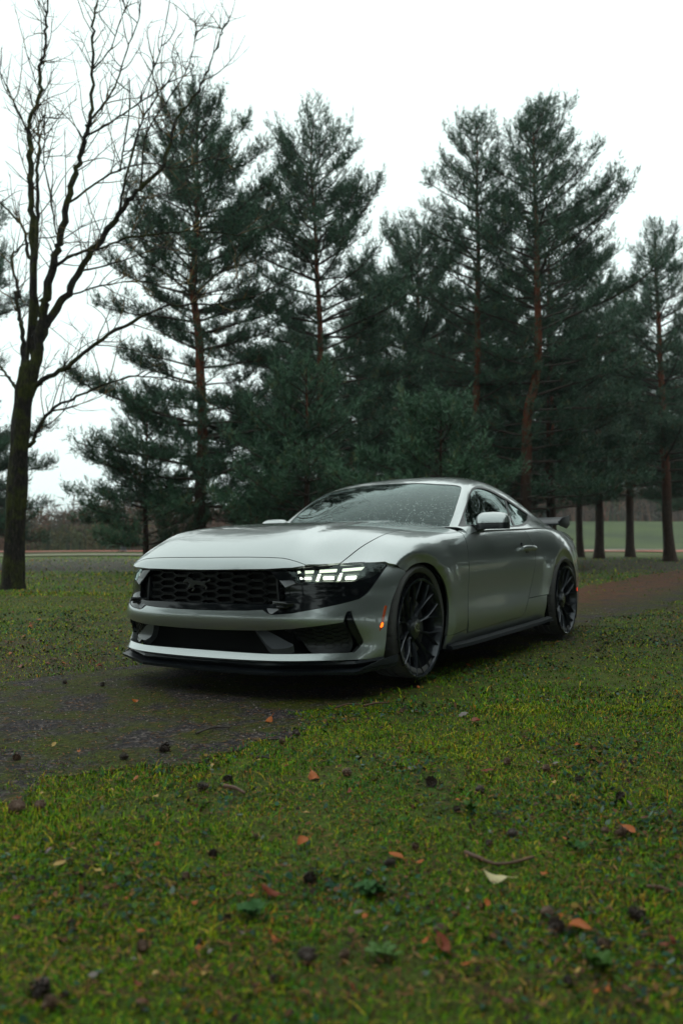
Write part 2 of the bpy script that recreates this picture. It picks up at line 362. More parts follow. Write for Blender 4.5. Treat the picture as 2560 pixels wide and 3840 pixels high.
# outlines of the panels in the (u, v) space of their surface
UVO={
'lamp':[(0.837,2.777),(0.729,2.999),(0.574,3.551),(0.4,4.289),(0.358,4.937),(0.306,5.789),(0.479,5.893),(0.933,5.792),(1.325,5.622),(1.582,5.383),(1.739,5.113),(1.887,4.679),(1.954,3.897),(1.999,3.19),(2.01,3.107),(1.55,2.95),(1.06,2.813)],
'blacklow':[(2.26,2.717),(0.545,5.913),(1.89,5.578),(2.639,5.253),(3.063,4.926),(3.137,4.803),(3.351,4.342),(3.659,3.604),(3.939,2.945),(4.048,2.349),(3.789,2.245)],
'opening':[(5.034,2.239),(4.927,2.93),(4.75,3.581),(4.562,4.402),(4.065,4.39),(3.878,4.438),(3.834,4.566),(4.14,4.611),(4.928,4.737),(5.799,4.894),(6.016,4.902),(6.331,4.781),(6.771,4.585),(6.8,4.265),(6.786,3.338),(6.983,2.359),(6.942,1.721),(6.813,0.713)],
'bottom':[(7.549,5.986),(7.452,4.667),(7.355,3.552),(7.375,2.212),(7.415,0.71)],
'farchF':[(1.258,6.653),(1.865,6.494),(2.623,6.335),(3.293,6.199),(4.208,6.081),(5.084,6.009),(6.295,5.957),(7.435,5.953)],
'seam':[(0.421,5.89),(0.941,6.406)],
'marker':[(3.609,5.876),(3.654,5.981),(4.801,5.832),(5.075,5.774),(5.301,5.644),(5.032,5.654),(4.705,5.731)],
'hood':[(1.275,1.862),(1.305,2.39),(1.261,2.476),(0.856,3.21),(2.798,4.044),(2.974,4.01),(3.691,3.936),(4.698,3.86),(5.664,3.87),(6.539,3.852),(7.339,3.857),(8.332,3.996),(8.779,3.988)],
'nose':[(0.099,0),(0.168,1.508),(0.16,1.989),(0.323,2.764),(0.699,3.219)],
'hoodedge':[(1.126,0),(1.341,1.37)],
'lamptop':[(2.798,4.044),(3.721,4.428),(4.596,5.086),(4.646,5.29),(5.334,6.173)],
'arch':[(5.775,6.545),(5.951,6.438),(6.23,6.374),(6.575,6.391),(6.878,6.475),(7.101,6.646),(7.351,7.018),(7.52,7.367),(7.629,7.746),(7.686,8.1),(7.699,8.46),(7.681,8.957),(7.645,9.483),(7.58,9.853)],
'rarch':[(12.26,9.607),(12.258,9.292),(12.32,8.8),(12.459,8.344),(12.574,7.964),(12.746,7.539),(13.348,7.074),(13.745,6.786),(14.184,6.654),(14.501,6.807),(14.746,7.106),(14.902,7.402),(15.006,7.633)],
'doorF':[(9.751,3.275),(8.862,5.035),(8.675,5.89),(8.624,6.282),(8.654,6.163),(8.616,7.216),(8.501,8.779)],
'doorB':[(8.52,9.449),(9.623,9.328),(10.535,9.245),(10.877,9.311),(11.118,9.14),(11.185,8.778),(11.342,8.415),(11.475,8.028),(11.652,7.347),(11.747,6.674),(11.817,6.056),(11.753,5.775),(11.687,5.387),(11.733,4.461)],
'belt':[(10.155,3.17),(10.692,3.849),(11.693,4.442),(13.042,3.51),(13.142,3.56)],
'fseam':[(7.653,9.376),(8.487,9.27),(8.501,8.821),(11.358,8.417),(11.904,8.401),(12.423,8.371)],
'sill':[(7.636,9.912),(8.05,9.749),(8.553,9.597),(9.591,9.617),(11.054,9.398),(12.364,9.701)],
'dlo':[(0.184,4.604),(1.245,4.253),(1.975,4.128),(2.531,3.985),(3.109,3.951),(3.718,3.926),(4.306,3.877),(4.735,4.041),(5.185,4.378),(5.718,4.584),(6.202,4.703),(6.736,4.609),(6.79,4.805),(6.445,5.658),(5.443,6.578),(4.499,6.92),(2.763,6.636),(0.593,5.542)],
'glass':[(0.335,4.801),(1.33,4.433),(2.059,4.24),(2.824,4.154),(3.399,4.114),(4.113,4.119),(4.579,4.27),(5.061,4.577),(5.602,4.791),(6.074,4.95),(6.585,4.887),(6.485,5.195),(5.969,5.999),(5.269,6.55),(4.585,6.774),(2.844,6.516),(0.743,5.532)],
'div':[(5.43,4.658),(5.135,5.569),(4.325,6.757)],
'ws':[(2.803,1.916),(2.777,2.393),(2.736,2.882),(2.66,3.174),(2.519,3.27),(1.409,3.355),(0.103,3.635)],
'wsX':[(2.901,0),(2.605,0)],
'handle':[(11.061,6.032),(11.777,6.071)],
'blade':[(4.748,1.777),(4.856,1.911),(6.007,2.836),(6.283,2.858),(6.662,2.693),(6.783,2.524),(6.764,2.375)],
'bar0':[(0.844,3.041),(0.771,3.112),(0.701,3.614),(0.979,3.604),(1.067,3.061)],
'bar1':[(0.681,3.686),(0.583,4.293),(0.867,4.285),(0.961,3.685)],
'bar2':[(0.619,4.372),(0.432,5.21),(0.746,5.133),(0.872,4.371)],
'slash0':[(1.019,3.681),(0.99,3.825),(1.739,3.721),(1.7,3.579)],
'slash1':[(0.946,4.351),(0.918,4.496),(1.678,4.382),(1.669,4.226)],
'slash2':[(0.882,5.094),(0.856,5.268),(1.531,5.155),(1.585,4.964)],
'proj0':[(1.316,3.116),(1.227,3.53),(1.569,3.544),(1.62,3.132)],
'proj1':[(1.17,3.815),(1.157,4.212),(1.57,4.213),(1.615,3.829)],
'proj2':[(1.175,4.513),(1.133,4.956),(1.55,4.949),(1.621,4.516)],
'facet0':[(0.905,2.27),(1.022,2.722),(1.966,3.048),(2.26,2.717)],
'gtrim0':[(3.298,2.223),(3.235,2.588),(3.042,2.739),(3.151,2.834),(4.029,2.396),(4.005,2.324),(3.734,2.243)],
'insert0':[(5.544,2.826),(5.898,2.973),(6.151,3.166),(6.123,4.484),(5.883,4.586),(4.683,4.51)],
'vblade0':[(4.065,4.39),(3.878,4.438),(3.834,4.566),(4.14,4.611),(4.928,4.737),(5.799,4.894),(6.016,4.902),(6.331,4.781),(5.888,4.63),(5.016,4.516)],
}
UVO.update({
'hoodlamp':[(0.833,3.213),(1.395,3.581),(2.14,3.864),(2.763,4.061)],
'sail':[(0.309,4.785),(1.201,4.478),(0.716,5.711)],
'wsin':[(2.504,2.891),(2.247,2.929),(1.36,3.06),(0.371,3.192)],
'ptop':[(3.878,0),(3.844,0.74),(3.814,1.587),(3.942,2.25)],
'otop':[(5.167,0),(5.147,0.737),(5.089,1.744)],
})
BARE=[('trunk',[(-0.0,-0.14),(0.01,0.74),(0.06,1.97),(0.1,2.89),(0.14,3.51),(0.17,3.82)],0.22,0.168),
('a',[(0.28,3.75),(0.33,4.59),(0.32,4.92),(0.27,6.39),(0.22,7.33),(0.2,8.12),(0.16,8.47),(0.36,9.04),(0.35,9.55),(0.44,9.87),(0.46,10.41),(0.5,11.02),(0.52,11.79)],0.086,0.009),
('b',[(0.29,3.82),(0.46,4.9),(0.52,5.29),(0.69,6.07),(0.78,6.45),(0.95,7.33),(1.1,7.8),(1.22,8.34),(1.3,8.66),(1.32,9.55),(1.32,10.35),(1.38,10.83),(1.43,11.63)],0.092,0.009),
('c',[(0.34,3.88),(0.52,4.75),(0.92,5.38),(1.22,5.95),(1.64,6.54),(2.01,7.08),(2.23,7.33),(2.63,7.74),(2.87,8.59),(3.21,9.04),(3.39,9.42),(3.64,10.06),(3.73,10.38)],0.079,0.005),
('d',[(0.35,3.66),(0.6,3.85),(0.93,4.03),(1.54,4.53),(2.31,4.96),(2.77,5.14),(3.54,5.17),(4.31,5.31)],0.058,0.006),
('e',[(0.32,2.64),(0.38,2.83),(0.67,3.26),(1.03,3.44),(1.55,3.68),(2.17,3.85),(2.94,3.77),(3.55,3.6)],0.046,0.005),
('f',[(0.13,4.06),(0.11,4.62),(0.06,4.9),(-0.03,5.37),(0.05,5.32),(-0.11,5.95),(-0.05,6.13),(0.29,6.35),(0.69,6.42)],0.049,0.009),
('g',[(0.06,3.51),(-0.05,3.72),(-0.17,3.88),(-0.36,4.13)],0.043,0.018),
('h',[(0.18,6.07),(0.13,6.48),(-0.03,6.73),(-0.34,7.05),(-0.53,7.23)],0.04,0.012),
('i',[(0.63,5.85),(0.69,5.88),(1.06,6.1),(1.52,6.2),(1.99,6.39),(2.76,6.48),(3.29,6.51),(4.15,6.42)],0.043,0.006),
('j',[(0.94,7.05),(1.39,7.39),(1.82,7.64),(2.38,7.77),(2.91,7.68),(3.53,7.87),(3.99,7.64)],0.027,0.005),
('k',[(1.21,8.28),(1.56,8.47),(1.93,8.72),(2.43,9.07),(2.68,9.26),(2.89,9.83)],0.027,0.005),
('l',[(1.3,8.59),(1.56,8.91),(1.77,9.29),(1.95,9.9),(2.17,10.51),(2.17,11.02)],0.027,0.006),
('m',[(1.35,9.55),(1.64,9.9),(1.79,10.35),(2.01,10.92)],0.018,0.005),
('n',[(0.15,8.37),(-0.13,8.94),(-0.29,9.29),(-0.45,9.61)],0.027,0.006),
('o',[(1.85,7.68),(1.91,8.12),(2.01,8.85),(1.99,9.36)],0.021,0.008),
('p',[(1.01,5.35),(1.53,5.51),(2.15,5.59),(2.71,5.54),(3.69,5.6)],0.021,0.005),
('r',[(0.32,6.07),(0.35,7.01),(0.33,7.64),(0.37,8.06),(0.35,8.47),(0.47,8.66)],0.043,0.012),
('s',[(1.22,5.79),(1.84,5.95),(2.45,6.17),(2.76,6.26)],0.024,0.006),
('t',[(0.69,6.48),(0.58,7.17),(0.45,7.8),(0.46,8.34),(0.37,8.91)],0.018,0.005),
('u',[(1.64,6.54),(1.83,6.86),(1.89,7.23),(2.12,8.18),(2.28,8.66),(2.52,9.07),(2.42,9.45),(2.55,9.87),(2.73,10.83)],0.034,0.005),
('v',[(2.23,7.33),(2.31,8.28),(2.68,8.91),(3.05,9.52),(3.2,10.19),(3.16,10.76)],0.024,0.003),
]
# ------------------------------------------------------------------ trimmed panels on those surfaces
def crv(P, n=6, closed=False):
    """Catmull-Rom through the points"""
    P = [np.array(p, float) for p in P]
    if len(P) < 3: return [tuple(p) for p in P]
    Q = [2*P[0]-P[1]] + P + [2*P[-1]-P[-2]]; out = []
    for i in range(1, len(Q)-2):
        a, b, c, d = Q[i-1:i+3]
        for k in range(n):
            t = k/n
            out.append(tuple(.5*((2*b)+(c-a)*t+(2*a-5*b+4*c-d)*t*t+(3*b-a-3*c+d)*t**3)))
    out.append(tuple(P[-1])); return out
def symm(h):
    """half outline from the centre line round to the centre line -> whole outline"""
    return [tuple(p) for p in h] + [(u, -v) for u, v in reversed(h) if abs(v) > 1e-6]
def inside(P, poly):
    x, y = P[:, 0], P[:, 1]; r = np.zeros(len(P), bool); n = len(poly)
    for i in range(n):
        x1, y1 = poly[i]; x2, y2 = poly[(i+1) % n]
        if y1 == y2: continue
        c = ((y1 > y) != (y2 > y)) & (x < (x2-x1)*(y-y1)/(y2-y1)+x1); r ^= c
    return r
def segdist(P, poly):
    d = np.full(len(P), 1e9); A = np.array(poly); B = np.roll(A, -1, 0)
    for a, b in zip(A, B):
        ab = b-a; L = ab@ab+1e-12; t = np.clip(((P-a)@ab)/L, 0, 1)
        d = np.minimum(d, np.hypot(*(P-(a+t[:, None]*ab)).T))
    return d
def refine(S, poly, step):
    out = []; n = len(poly)
    for i in range(n):
        a, b = np.array(poly[i]), np.array(poly[(i+1) % n])
        q = S.ev(*np.linspace(a, b, 5).T); L = np.linalg.norm(np.diff(q, axis=0), axis=1).sum()
        k = max(1, int(math.ceil(L/step)))
        for j in range(k): out.append(tuple(a+(b-a)*j/k))
    c = []
    for p in out:
        if not c or abs(p[0]-c[-1][0])+abs(p[1]-c[-1][1]) > 2e-3: c.append(p)
    return c
def sheet(name, S, outer, holes=(), mat=None, parent=None, off=0., step=.028, rim=.012, hrim=None, mirror=False, push=None, edge=.018, rimmat=None):
    outer = refine(S, outer, edge); holes = [refine(S, h, edge) for h in holes]
    A = np.array(outer); lo, hi = A.min(0), A.max(0); mid = (lo+hi)/2
    um, vm = np.meshgrid(np.linspace(lo[0], hi[0], 6), np.linspace(lo[1], hi[1], 6)); um = um.ravel(); vm = vm.ravel()
    ku = max(np.linalg.norm(S.ev(um+.02, vm)-S.ev(um-.02, vm), axis=1).mean()/.04, .01)
    kv = max(np.linalg.norm(S.ev(um, vm+.02)-S.ev(um, vm-.02), axis=1).mean()/.04, .01)
    K = np.array([ku, kv])
    gu = np.arange(lo[0]*ku, hi[0]*ku+step, step); gv = np.arange(lo[1]*kv, hi[1]*kv+step, step)
    G = np.array(np.meshgrid(gu, gv)).reshape(2, -1).T
    G[:, 1] += ((np.round(G[:, 0]/step).astype(int)) % 2)*step*.5
    polys = [np.array(p)*K for p in [outer]+list(holes)]
    m = inside(G, polys[0]) & (segdist(G, polys[0]) > step*.45)
    for h in polys[1:]: m &= ~inside(G, h) & (segdist(G, h) > step*.45)
    G = G[m]
    pts = []; edges = []
    for p in polys:
        b = len(pts); n = len(p); pts += [Vector(q) for q in p]; edges += [(b+i, b+(i+1) % n) for i in range(n)]
    nb = len(pts); pts += [Vector(q) for q in G]
    res = delaunay_2d_cdt(pts, edges, [], 0, 1e-6)
    vc = np.array([tuple(v) for v in res[0]]); F = np.array([f for f in res[2] if len(f) == 3])
    cen = vc[F].mean(1); m = inside(cen, polys[0])
    for h in polys[1:]: m &= ~inside(cen, h)
    F = F[m]; UVc = vc/K
    P = S.ev(UVc[:, 0], UVc[:, 1]); Nn = S.nrm(UVc[:, 0], UVc[:, 1])
    P = P + Nn*off
    if push is not None: P, Nn = push(P, Nn, UVc)
    a, b, c = P[F[:, 0]], P[F[:, 1]], P[F[:, 2]]
    fl = (np.cross(b-a, c-a)*Nn[F[:, 0]]).sum(1) < 0
    F[fl] = F[fl][:, ::-1]
    V = list(P); NN = list(Nn); FF = [tuple(f) for f in F]
    # folded edge
    if rim:
        for li, p in enumerate([outer]+list(holes)):
            d = rim if li == 0 else (hrim or rim)
            p = np.array(p); Pb = S.ev(p[:, 0], p[:, 1]); nb_ = S.nrm(p[:, 0], p[:, 1]); Pb = Pb+nb_*off
            if push is not None: Pb, nb_ = push(Pb, nb_, p)
            tan = np.roll(Pb, -1, 0)-np.roll(Pb, 1, 0); out = np.cross(tan, nb_); out /= np.linalg.norm(out, axis=1, keepdims=True)+1e-9
            # direction pointing away from the sheet
            test = (Pb[0]+out[0]*.002); cc = Pb.mean(0)
            ar = .5*np.sum(p[:, 0]*np.roll(p[:, 1], -1)-np.roll(p[:, 0], -1)*p[:, 1])*S.sg
            sgn = (1 if ar > 0 else -1)*(1 if li == 0 else -1)
            out = out*sgn
            b0 = len(V); n = len(p)
            V += list(Pb); NN += list(out); V += list(Pb-nb_*d); NN += list(out)
            for i in range(n):
                j = (i+1) % n; q = (b0+i, b0+n+i, b0+n+j, b0+j)
                fa = np.cross(V[q[1]]-V[q[0]], V[q[3]]-V[q[0]])
                FF.append(q if fa@out[i] > 0 else q[::-1])
    V = np.array(V); NN = np.array(NN)
    objs = []
    for s in ((1, -1) if mirror else (1,)):
        if s == 1: me = mesh_from(name, V, FF, mat, True, NN)
        else: me = mesh_from(name, V*[1, -1, 1], [f[::-1] for f in FF], mat, True, NN*[1, -1, 1])
        objs.append(link(name, me, None, parent))
    return objs if mirror else objs[0]
def dv(L, d): return [(u, v+d) for u, v in L]
def du(L, d): return [(u+d, v) for u, v in L]
# ------------------------------------------------------------------ the car
def build_car():
    car = empty('parked_car', 'silver two-door sports coupe with black wheels and lit headlight, parked on the mossy path', 'car')
    car.rotation_euler = (ROLL, 0, 0)
    U = UVO; P, G, B = MT['paint'], MT['gloss'], MT['dark']
    # --- hood
    cut = U['hood'][4:]
    cut = [(2.80, 4.035)] + cut[1:]
    hoodF = [(1.335, 0), (1.338, .7), (1.34, 1.37), (1.325, 1.86), (1.30, 2.34), (1.22, 2.55), (1.02, 2.93), (.86, 3.19)]
    lampU = U['hoodlamp']
    hood = symm(hoodF + lampU[1:3] + crv(cut, 5) + [(8.9, 3.6), (8.95, 2.5), (9.0, 0)])
    h = sheet('hood', BODY, hood, mat=P, parent=car, step=.03)
    nosetop = [(u-.07, v) for u, v in hoodF]
    nose = [(.12, 0), (.168, 1.5), (.17, 1.99), (.323, 2.764), (.66, 3.17)] + [(.80, 3.17)] + nosetop[::-1][1:]
    sheet('nose_panel', BODY, symm(nose), mat=P, parent=car, step=.022, rim=.02)
    # --- fenders
    g = .013
    fr = [(8.84, 5.0), (8.68, 5.89), (8.632, 6.3), (8.60, 7.216), (8.55, 8.0), (8.49, 8.779), (8.478, 9.262)]
    arch = [(5.80, 6.53), (5.951, 6.438), (6.23, 6.374), (6.575, 6.391), (6.878, 6.475), (7.101, 6.646), (7.351, 7.018), (7.52, 7.367), (7.629, 7.746), (7.686, 8.1), (7.699, 8.46), (7.685, 8.957), (7.66, 9.37)]
    lt = [(2.80, 4.07), (3.721, 4.428), (4.596, 5.086), (4.646, 5.29), (5.334, 6.173), (5.79, 6.53)]
    fender = dv(crv(cut, 5), .035) + [(8.80, 4.6)] + crv(fr, 5) + [(8.0, 9.33)] + crv(arch, 4)[::-1] + lt[::-1][1:-1]
    sheet('fender', BODY, fender, mat=P, parent=car, mirror=True, step=.026, rim=.02)
    # --- doors
    rear = [(11.72, 4.44), (11.70, 5.387), (11.76, 5.775), (11.817, 6.056), (11.78, 6.674), (11.66, 7.347), (11.475, 8.028), (11.342, 8.415), (11.21, 8.778), (11.118, 9.08), (10.95, 9.26)]
    bot = [(10.535, 9.275), (9.623, 9.34), (8.56, 9.44)]
    door = [(8.88, 4.62)] + [(9.6, 4.32), (10.5, 4.28), (11.2, 4.34)] + crv(rear, 5) + bot + crv([(u+g*2, v) for u, v in fr[:-1]][::-1], 5)
    ds = sheet('door', BODY, door, mat=P, parent=car, mirror=True, step=.026, rim=.02)
    # --- quarter panels
    ra = [(12.30, 9.62), (12.27, 9.292), (12.33, 8.8), (12.459, 8.344), (12.60, 7.92), (12.80, 7.50), (13.10, 7.17), (13.50, 6.88), (13.84, 6.76), (14.22, 6.70), (14.56, 6.86), (14.80, 7.12), (14.98, 7.42), (15.12, 7.8), (15.2, 8.3), (15.22, 9.0), (15.2, 9.6)]
    q = [(u+g*1.6, v) for u, v in rear]
    quarter = crv(q[:9], 5) + [(11.385, 8.395), (12.40, 8.36)] + crv(ra[3:], 4) + [(15.6, 9.9), (18, 9.9), (18, 3.2), (16, 3.2), (14, 3.3), (12.8, 3.55), (12.1, 4.1)]
    sheet('quarter_panel', BODY, quarter, mat=P, parent=car, mirror=True, step=.028, rim=.02)
    # --- rocker panels
    rk = [(7.66, 9.395), (8.487, 9.29), (8.53, 9.47), (9.62, 9.365), (10.54, 9.30), (10.98, 9.285), (11.16, 9.08), (11.24, 8.8), (11.37, 8.43), (12.38, 8.385)] + crv(ra[2::-1], 3) + [(12.3, 9.95), (7.58, 9.95)]
    sheet('rocker_panel', BODY, rk, mat=P, parent=car, mirror=True, step=.03)
    # --- roof shell with its window openings
    wsp = [(2.90, 0), (2.875, 1.1), (2.803, 1.916), (2.79, 2.393), (2.76, 2.85), (2.69, 3.08), (2.58, 3.2), (2.3, 3.27), (1.409, 3.355), (.5, 3.50), (.03, 3.60), (.03, 0)]
    dlo = [(.14, 4.62), (1.245, 4.253), (1.975, 4.128), (2.531, 3.99), (3.109, 3.93), (3.718, 3.90), (4.306, 3.92), (4.735, 4.08), (5.185, 4.34), (5.718, 4.56), (6.25, 4.68), (6.72, 4.70), (6.86, 4.86), (6.78, 5.15), (6.445, 5.658), (5.443, 6.54), (4.7, 6.80), (3.8, 6.82), (2.763, 6.70), (1.5, 6.3), (.593, 5.7), (.2, 5.2)]
    gls = [(.33, 4.80), (1.33, 4.433), (2.059, 4.24), (2.7, 4.14), (3.3, 4.08), (3.9, 4.08), (4.3, 4.15), (4.75, 4.36), (5.061, 4.55), (5.602, 4.77), (6.074, 4.90), (6.50, 4.93), (6.58, 5.02), (6.50, 5.2), (5.97, 5.95), (5.269, 6.45), (4.585, 6.66), (3.8, 6.68), (2.844, 6.54), (1.6, 6.15), (.743, 5.55), (.4, 5.1)]
    DL = crv(dlo+[dlo[0]], 3)[:-1]; GL = crv(gls+[gls[0]], 3)[:-1]
    rw = symm([(5.4, 0), (5.45, 1.6), (5.7, 2.3), (7.6, 2.4), (8.3, 2.2), (8.4, 0)])
    shell = symm([(0.0, 0), (0.0, 6.97), (5.2, 6.98), (6.6, 6.97), (10, 6.9), (10, 0)])
    DLm = [(u, -v) for u, v in DL]
    sheet('roof', GREEN, shell, [symm(wsp), DL, DLm, rw], P, car, step=.03, hrim=.012)
    wsg = [(u-.02 if u > 1 else u, v-.02 if v > .1 else v) for u, v in wsp]
    wind = sheet('windshield', GREEN, symm(wsg), mat=MT['ws'], parent=car, off=-.004, step=.035, rim=0)
    win = [(2.74, 0), (2.72, 1.1), (2.66, 1.916), (2.60, 2.6), (2.504, 2.86), (2.25, 2.95), (1.36, 3.07), (.42, 3.2), (.38, 0)]
    sheet('window_border', GREEN, symm(wsg), [symm(win)], MT['frit'], wind, off=-.0065, step=.03, rim=0)
    sheet('rear_window', GREEN, rw, mat=MT['quarterglass'], parent=car, off=-.004, step=.05, rim=0)
    sheet('window_seal', GREEN, DL, [GL], MT['rubbertrim'], car, off=-.001, mirror=True, step=.02, rim=.008, hrim=.012)
    # glass split by the division bar
    def clip(poly, a, b, keep):
        a, b = np.array(a), np.array(b); out = []; n = len(poly)
        sd = lambda p: ((b-a)[0]*(p[1]-a[1])-(b-a)[1]*(p[0]-a[0]))*keep
        for i in range(n):
            p, q_ = np.array(poly[i]), np.array(poly[(i+1) % n]); dp, dq = sd(p), sd(q_)
            if dp >= 0: out.append(tuple(p))
            if (dp >= 0) != (dq >= 0): t = dp/(dp-dq); out.append(tuple(p+(q_-p)*t))
        return out
    a, b = (5.50, 4.4), (4.25, 6.9)
    GLo = [(u, v) for u, v in GL]
    fg = clip(GLo, (a[0]-.05, a[1]), (b[0]-.05, b[1]), 1); rg = clip(GLo, (a[0]+.05, a[1]), (b[0]+.05, b[1]), -1)
    if np.mean([u for u, v in fg]) > np.mean([u for u, v in rg]): fg, rg = clip(GLo, (a[0]-.05, a[1]), (b[0]-.05, b[1]), -1), clip(GLo, (a[0]+.05, a[1]), (b[0]+.05, b[1]), 1)
    sheet('side_window', GREEN, fg, mat=MT['sideglass'], parent=car, off=-.008, mirror=True, step=.04, rim=0)
    sheet('quarter_window', GREEN, rg, mat=MT['quarterglass'], parent=car, off=-.008, mirror=True, step=.04, rim=0)
    bar = clip(clip(GLo, (a[0]-.06, a[1]), (b[0]-.06, b[1]), -1), (a[0]+.06, a[1]), (b[0]+.06, b[1]), 1)
    bar2 = clip(clip(GLo, (a[0]-.06, a[1]), (b[0]-.06, b[1]), 1), (a[0]+.06, a[1]), (b[0]+.06, b[1]), -1)
    bar = bar if len(bar) > 2 else bar2
    if len(bar) > 2: sheet('division_bar', GREEN, bar, mat=MT['rubbertrim'], parent=car, off=-.004, mirror=True, step=.03, rim=.006)
    sheet('mirror_sail', GREEN, [(.33, 4.82), (1.15, 4.50), (.95, 5.1), (.73, 5.54), (.45, 5.15)], mat=MT['satin'], parent=car, off=-.003, mirror=True, step=.03, rim=.006)
    # --- front bumper
    ptop = [(3.86, 0), (3.844, .74), (3.80, 1.587), (3.72, 2.12), (3.93, 2.26), (4.03, 2.40), (3.921, 2.95), (3.648, 3.60), (3.338, 4.34), (3.14, 4.79), (3.053, 4.93), (2.632, 5.25), (1.886, 5.575), (.56, 5.93)]
    bedge = crv([(.96, 6.40), (1.27, 6.65), (1.87, 6.49), (2.62, 6.34), (3.29, 6.20), (4.2, 6.085), (5.07, 6.01), (6.28, 5.96), (7.45, 5.96)], 3)
    bump_ = symm(ptop[:3] + ptop[3:9] + crv(ptop[9:], 4) + bedge + [(7.41, 4.68), (7.34, 3.56), (7.37, 2.2), (7.41, .7), (7.42, 0)])
    hole = symm([(5.16, 0), (5.15, .74), (5.09, 1.74), (5.05, 2.239), (4.92, 2.93), (4.74, 3.58), (4.55, 4.30), (4.05, 4.385), (3.86, 4.45), (3.84, 4.566), (4.14, 4.611), (4.928, 4.737), (5.799, 4.894), (6.0, 4.90), (6.31, 4.781), (6.74, 4.585), (6.76, 4.265), (6.76, 3.338), (6.82, 2.359), (6.82, 1.721), (6.813, .713), (6.81, 0)])
    bu = sheet('front_bumper', FASC, bump_, [hole], P, car, step=.024, rim=.015, hrim=.055)
    # --- black nose surround with openings for lamps and grille
    lens = [(.79, 2.80), (.70, 3.03), (.55, 3.556), (.385, 4.294), (.345, 4.941), (.30, 5.72), (.36, 5.82), (.55, 5.86), (.931, 5.77), (1.322, 5.6), (1.578, 5.37), (1.735, 5.1), (1.883, 4.67), (1.949, 3.9), (1.996, 3.19), (1.96, 3.10), (1.548, 2.96), (1.05, 2.83)]
    lensm = [(u, -v) for u, v in lens]
    gr = symm([(.86, 0), (.88, 1.6), (.92, 2.24), (1.55, 2.46), (2.25, 2.70), (3.0, 2.72), (3.28, 2.55), (3.36, 2.2), (3.40, 1.2), (3.42, 0)])
    pb = ptop[:3] + ptop[3:9] + crv(ptop[9:], 4)
    sur = symm([(.72, 0), (.72, 1.6), (.70, 2.3), (.62, 3.0), (.45, 3.55), (.27, 4.29), (.22, 4.94), (.20, 5.72), (.24, 5.93), (.46, 5.93)] + [(u-.03, v-.012) for u, v in pb[::-1]][:-1] + [(3.83, 0)])
    su = sheet('grille_surround', FASC, sur, [gr, lens, lensm], G, car, off=-.004, step=.025, rim=.012, hrim=.03)
    def shr(L, ku, kv):
        c = np.mean(L, 0); return [tuple(c+(np.array(p)-c)*[ku, kv]) for p in L]
    for s in (1, -1):
        f = lambda L: [(u, s*v) for u, v in L]
        def tiltf(depth, u0, u1, up_=.8):
            def push(Pp, Nn, uv):
                k = np.clip((u1-uv[:, 0])/(u1-u0), 0, 1)[:, None]
                Q = Pp-Nn*depth*k; nn = Nn+np.array([0, 0, up_ if s == 1 else .3]); nn /= np.linalg.norm(nn, axis=1, keepdims=True)  # shading normals bent upward for sky sheen, more on the near side
                return Q, nn
            return push
        sheet('surround_facet', FASC, f([(.95, 2.30), (1.02, 2.72), (1.96, 3.04), (2.24, 2.74)]), mat=MT['facet'], parent=su, off=.004, step=.02, rim=.01, push=tiltf(.02, .9, 2.3))
        sheet('surround_facet', FASC, f([(3.42, 2.25), (3.34, 2.62), (3.10, 2.78), (3.16, 2.86), (3.98, 2.40), (3.93, 2.33), (3.66, 2.23)]), mat=MT['facet'], parent=su, off=.002, step=.02, rim=.01, push=tiltf(.014, 3.1, 4.0))
        # headlight: lens over a dark housing with light elements
        hl = empty('headlight', parent=car)
        if s == 1: hl['label'] = 'lit headlight with three light bars and projectors'
        sheet('lens', FASC, f(lens), mat=MT['lens'], parent=hl, off=-.002, step=.03, rim=0)
        sheet('housing', FASC, f([(u*1.0-.02 if u < 1 else u+.02, v) for u, v in lens]), mat=MT['satin'], parent=hl, off=-.055, step=.03, rim=0)
        sheet('reflector', FASC, f([(.95, 2.95), (1.0, 5.3), (1.62, 5.1), (1.72, 3.2)]), mat=MT['chromegrey'], parent=hl, off=-.048, step=.04, rim=.004)
        for k in range(3):
            sheet('light_bar', FASC, f(shr(U['bar%d' % k], .66, .86)), mat=MT['led'], parent=hl, off=-.022, step=.02, rim=.012)
            sheet('light_slash', FASC, f(shr(U['slash%d' % k], .85, .62)), mat=MT['white'] if k < 2 else MT['chromegrey'], parent=hl, off=-.026, step=.02, rim=.012)
            pr = U['proj%d' % k]; c = np.mean(pr, 0)
            sheet('projector', FASC, f(shr(pr, .55, .80)), mat=MT['beam'], parent=hl, off=-.03, step=.02, rim=.01)
            big = [tuple(c+(np.array(p)-c)*1.22) for p in pr]; sm = [tuple(c+(np.array(p)-c)*1.0) for p in pr]
            sheet('bezel', FASC, f(big), [f(sm)], MT['chromegrey'], hl, off=-.026, step=.02, rim=.008)
        # side marker
        mk = sheet('side_marker', FASC, f(U['marker']), mat=MT['amberlens'], parent=car, off=.002, step=.015, rim=.006)
        bb = np.array([(4.70, 5.76), (4.80, 5.82), (4.98, 5.79), (5.06, 5.72), (5.02, 5.67), (4.85, 5.70)])
        sheet('bulb', FASC, f([tuple(q_) for q_ in bb]), mat=MT['amber'], parent=mk, off=.0035, step=.012, rim=.003)
        # lower intake: blade, vertical blade, honeycomb insert
        sheet('intake_blade', FASC, f([(4.72, 1.76), (4.84, 1.91), (5.35, 2.36), (5.99, 2.83), (6.10, 2.85), (6.30, 2.72), (6.42, 2.55), (6.46, 2.30), (6.0, 2.08), (5.4, 1.92)]), mat=MT['facet'], parent=car, off=.014, step=.018, rim=.04, push=tiltf(.035, 4.6, 6.5, 1.8))
